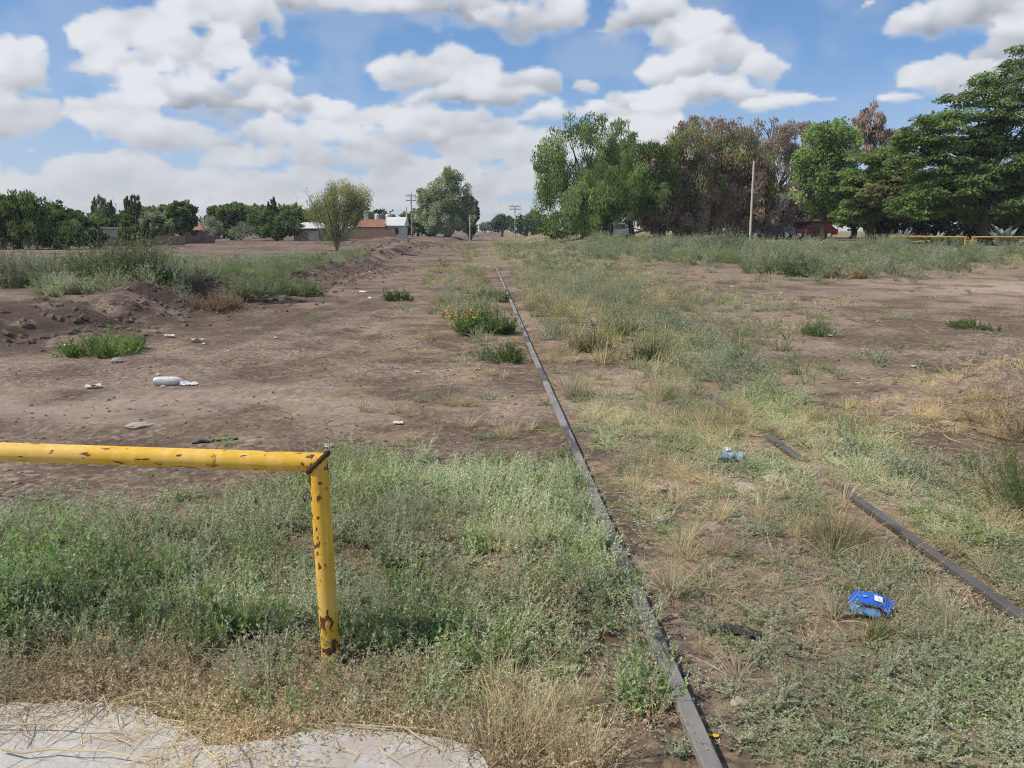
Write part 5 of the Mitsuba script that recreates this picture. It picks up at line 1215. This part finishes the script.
# charred piece of wood between the rails
def wood(label, x, y, L, w, yaw, seed, mat='char'):
    rg = np.random.default_rng(seed)
    t = np.linspace(-.5, .5, 12)
    c = np.stack([t * L * math.cos(yaw), t * L * math.sin(yaw), .5 * w + rg.normal(0, .004, 12)], -1) + [x, y, float(hz(x, y)) - .005]
    r = w * .5 * (1 - np.abs(t * 2) ** 4 * .5) * rg.uniform(.75, 1.2, 12)
    m = Mesh().tube(c, r, 8)
    m.v[0] = m.v[0] + rg.normal(0, w * .07, m.v[0].shape)
    return single('burnt_wood', m.ply(mat, 25), label, 'wood')


wood('charred dark piece of wood lying between the rails', *(0.97, 3.26), .17, .05, math.radians(-28), 1)
wood('small dark chip of wood leaning against the bare rail', *(0.66, 2.91), .07, .02, math.radians(50), 2)
wood('thin dark stick near the bare rail at the bottom', *(0.81, 2.63), .10, .012, math.radians(48), 3)
wood('thin dark branch lying behind the yellow rail', *(-2.39, 6.47), .35, .025, math.radians(20), 4)
wood('dark branch lying on the soil right of the buried rail', *(3.13, 5.37), .5, .03, math.radians(-12), 5, 'bark')

# the flattened blue carton
def carton():
    x, y = (1.59, 3.46)
    z = float(hz(x, y)) + .035
    t = thing('blue_carton', 'crumpled blue carton with a small white label lying between the rails', 'carton')
    a = math.radians(-24)
    u, w = np.array([math.cos(a), math.sin(a), 0]), np.array([-math.sin(a), math.cos(a), 0])
    rg = np.random.default_rng(4)
    def sheet(fn, m=13, n=9, thick=.0012):
        s, q = np.meshgrid(np.linspace(0, 1, m), np.linspace(0, 1, n), indexing='ij')
        loc = np.stack(fn(s, q), -1)
        loc[..., 2] += (meshkit.fbm(np.stack([loc[..., 0] * 22, loc[..., 1] * 22, s * 0 + 2], -1), 3) - .5) * .014
        loc = loc * .86
        pt = np.array([x, y, z]) + loc[..., :1] * u + loc[..., 1:2] * w + loc[..., 2:] * [0, 0, 1]
        v = pt.reshape(-1, 3)
        i, j = np.meshgrid(np.arange(m - 1), np.arange(n - 1), indexing='ij')
        qd = np.stack([i * n + j, (i + 1) * n + j, (i + 1) * n + j + 1, i * n + j + 1], -1).reshape(-1, 4)
        f = np.vstack([qd[:, :3], qd[:, [0, 2, 3]]])
        k = len(v)
        return Mesh().add(np.vstack([v, v - [0, 0, thick]]), np.vstack([f, f[:, ::-1] + k]))
    # the upper face, folded down towards the right
    part(t, 'upper_panel', sheet(lambda s, q: (-.095 + s * .20 + .03 * q, -.045 + q * .10 - s * .012, .038 - .028 * sstep(.6, 1, s) + .022 * q)).ply('blue_carton', 30))
    part(t, 'front_panel', sheet(lambda s, q: (-.092 + s * .15 + .012 * q, -.050 - q * .040 * (1 - .75 * s) - s * .012, .030 - .034 * q - .016 * s)).ply('blue_pale', 30), 'paler scuffed side panel')
    part(t, 'end_flap', sheet(lambda s, q: (.085 + s * .030, -.062 + q * .09, .004 - .03 * s), 6, 6).ply('blue_carton', 30))
    lab = sheet(lambda s, q: (.030 + s * .040, -.022 + q * .046, .0505 - .006 * s + .010 * q), 5, 5, .0006)
    part(t, 'label', lab.ply('label_white'), 'small white square label')
    part(t, 'emblem', sheet(lambda s, q: (-.015 + .014 * s * np.cos(q * 6.283), .006 + .014 * s * np.sin(q * 6.283), .053 + 0 * s), 4, 13, .0006).ply('blue_light'), 'small pale round mark')


carton()

# crushed denim coloured can
def can():
    x, y = (1.61, 5.86)
    z = float(hz(x, y)) + .052
    t = thing('crushed_can', 'crushed pale blue can lying between the rails', 'can')
    g = np.linspace(0, 2 * PI, 24, endpoint=False)
    rows = []
    for s in np.linspace(-.5, .5, 12):
        r = .048 * (1 - .35 * math.exp(-((s - .22) / .12) ** 2) - .12 * math.exp(-((s + .2) / .1) ** 2))
        rr = r * (1 + .10 * np.sin(3 * g + s * 9) * math.exp(-((s - .15) / .3) ** 2))
        rows.append(np.stack([np.full(24, s * .15), np.cos(g) * rr, np.sin(g) * rr * .85], -1))
    v = np.array(rows)
    i, j = np.meshgrid(np.arange(11), np.arange(24), indexing='ij')
    q = np.stack([i * 24 + j, (i + 1) * 24 + j, (i + 1) * 24 + (j + 1) % 24, i * 24 + (j + 1) % 24], -1).reshape(-1, 4)
    a = math.radians(-12)
    R = np.array([[math.cos(a), -math.sin(a), 0], [math.sin(a), math.cos(a), 0], [0, 0, 1]])
    part(t, 'body', Mesh().add(v.reshape(-1, 3) @ R.T + [x, y, z], np.vstack([q[:, :3], q[:, [0, 2, 3]]])).ply('denim', 40))
    for sd in (0, 11):
        ring = v[sd] @ R.T + [x, y, z]
        part(t, 'end', Mesh().add(np.vstack([ring, ring.mean(0)]), [(k, (k + 1) % 24, 24) for k in range(24)]).ply('tank_dark', 30))
    m = rock(44, .6, 2)
    single('paper_scrap', Mesh().add(np.vstack(m.v) * .022 + [x - .03, y + .01, z + .052], m.f[0]).ply('white_plastic', 30), 'small white crumpled scrap on the crushed blue can', 'paper scrap')


can()

# white bottle with its crumpled clear sleeve
def bottle():
    x, y = (-3.78, 9.02)
    z = float(hz(x, y)) + .048
    t = thing('white_bottle', 'white plastic bottle wrapped in torn film lying on the bare dirt', 'bottle')
    s = np.array([-.17, -.165, -.14, -.05, .05, .10, .135, .15])
    r = np.array([.02, .042, .05, .053, .050, .046, .026, .02])
    p = np.stack([x - .02 + s * .95, y + s * .12, np.full(8, z)], -1)
    part(t, 'body', Mesh().tube(p, r, 22).ply('white_plastic', 40))
    rg = np.random.default_rng(8)
    uu, vv = np.meshgrid(np.linspace(0, 1, 14), np.linspace(0, 1, 10), indexing='ij')
    loc = np.stack([x + .11 + uu * .17, y - .04 + vv * .10, z - .045 + .06 * meshkit.fbm(np.stack([uu * 4, vv * 4, uu * 0], -1), 4) * (1.2 - .7 * uu)], -1)
    i, j = np.meshgrid(np.arange(13), np.arange(9), indexing='ij')
    q = np.stack([i * 10 + j, (i + 1) * 10 + j, (i + 1) * 10 + j + 1, i * 10 + j + 1], -1).reshape(-1, 4)
    part(t, 'torn_film', Mesh().add(loc.reshape(-1, 3), np.vstack([q[:, :3], q[:, [0, 2, 3]]])).ply('clear_film'), 'crumpled shiny clear film')


bottle()

# scraps of paper and plastic
def scrap(label, x, y, s, seed, mat='paper', group=None):
    rg = np.random.default_rng(seed)
    uu, vv = np.meshgrid(np.linspace(-.5, .5, 7), np.linspace(-.5, .5, 6), indexing='ij')
    loc = np.stack([uu * s, vv * s * rg.uniform(.45, .8), s * .35 * meshkit.fbm(np.stack([uu * 3 + seed, vv * 3, uu * 0], -1), 3)], -1)
    a = rg.uniform(0, 6.28)
    R = np.array([[math.cos(a), -math.sin(a), 0], [math.sin(a), math.cos(a), 0], [0, 0, 1]])
    v = (loc @ R.T).reshape(-1, 3) + [x, y, float(hz(x, y)) + .004]
    i, j = np.meshgrid(np.arange(6), np.arange(5), indexing='ij')
    q = np.stack([i * 6 + j, (i + 1) * 6 + j, (i + 1) * 6 + j + 1, i * 6 + j + 1], -1).reshape(-1, 4)
    f = np.vstack([q[:, :3], q[:, [0, 2, 3]]])
    single('paper_scrap', Mesh().add(np.vstack([v, v - [0, 0, .0015]]), np.vstack([f, f[:, ::-1] + len(v)])).ply(mat), label, 'paper scrap', group)


for k_, (x_, y_, s_, l_) in enumerate([(*(-5.18, 22.15), .32, 'dusty pale scrap at the foot of the bank, leftmost on the dirt road'), (*(-4.11, 22.88), .24, 'white scrap on the dirt road, right of the leftmost one'),
        (*(-3.57, 20.83), .16, 'small white scrap on the dirt road just below a larger white one'), (*(-2.01, 25.36), .2, 'whitish scrap on the dirt near the weeds beside the rail'), (*(-1.35, 26.81), .24, 'white scrap beside the weeds left of the far rail'),
        (*(-1.01, 7.14), .09, 'crumpled whitish paper on the dirt left of the bare rail'), (*(-4.85, 12.64), .22, 'white scrap at the foot of the dead brush heap'), (*(-5.46, 13.12), .16, 'grey white scrap on the bank slope right of the bright green bush'),
        (*(-3.82, 8.90), .06, 'tiny white scrap just left of the white bottle'), (*(-1.46, 6.34), .09, 'white twisted scrap behind the end of the yellow rail'), (*(-6.54, 12.08), .14, 'white scrap below the bright green bush'),
        (*(-4.56, 8.85), .16, 'grey flat scrap left of the white bottle'), (*(2.92, 5.22), .06, 'white scrap right of the buried rail near the feathery bush'), (*(3.12, 12.64), .1, 'pale scrap on the ground right of the track hummocks'),
        (*(-1.18, 3.52), .05, 'pinkish grey scrap caught in the weeds left of the barrier post'), (*(2.21, 4.15), .05, 'white scrap lying against the buried rail')]):
    scrap(l_, x_, y_, s_, 950 + k_)
for k_ in range(26):
    rg_ = np.random.default_rng(1000 + k_)
    y_ = 9 + 34 * rg_.uniform() ** 1.4
    x_ = rg_.uniform(-6.2, 0) if k_ % 2 else rg_.uniform(3.5, 3.5 + y_ * .28)
    scrap('tiny pale scrap or flake lying on the bare ground', x_, y_, .03 + .004 * y_, 1100 + k_, group='tiny pale scraps on the bare ground')
scrap('tiny yellow petal like scrap at the bottom near the bare rail', *(0.68, 2.53), .035, 990, 'far_yellow')

if __name__ == '__main__':
    pass
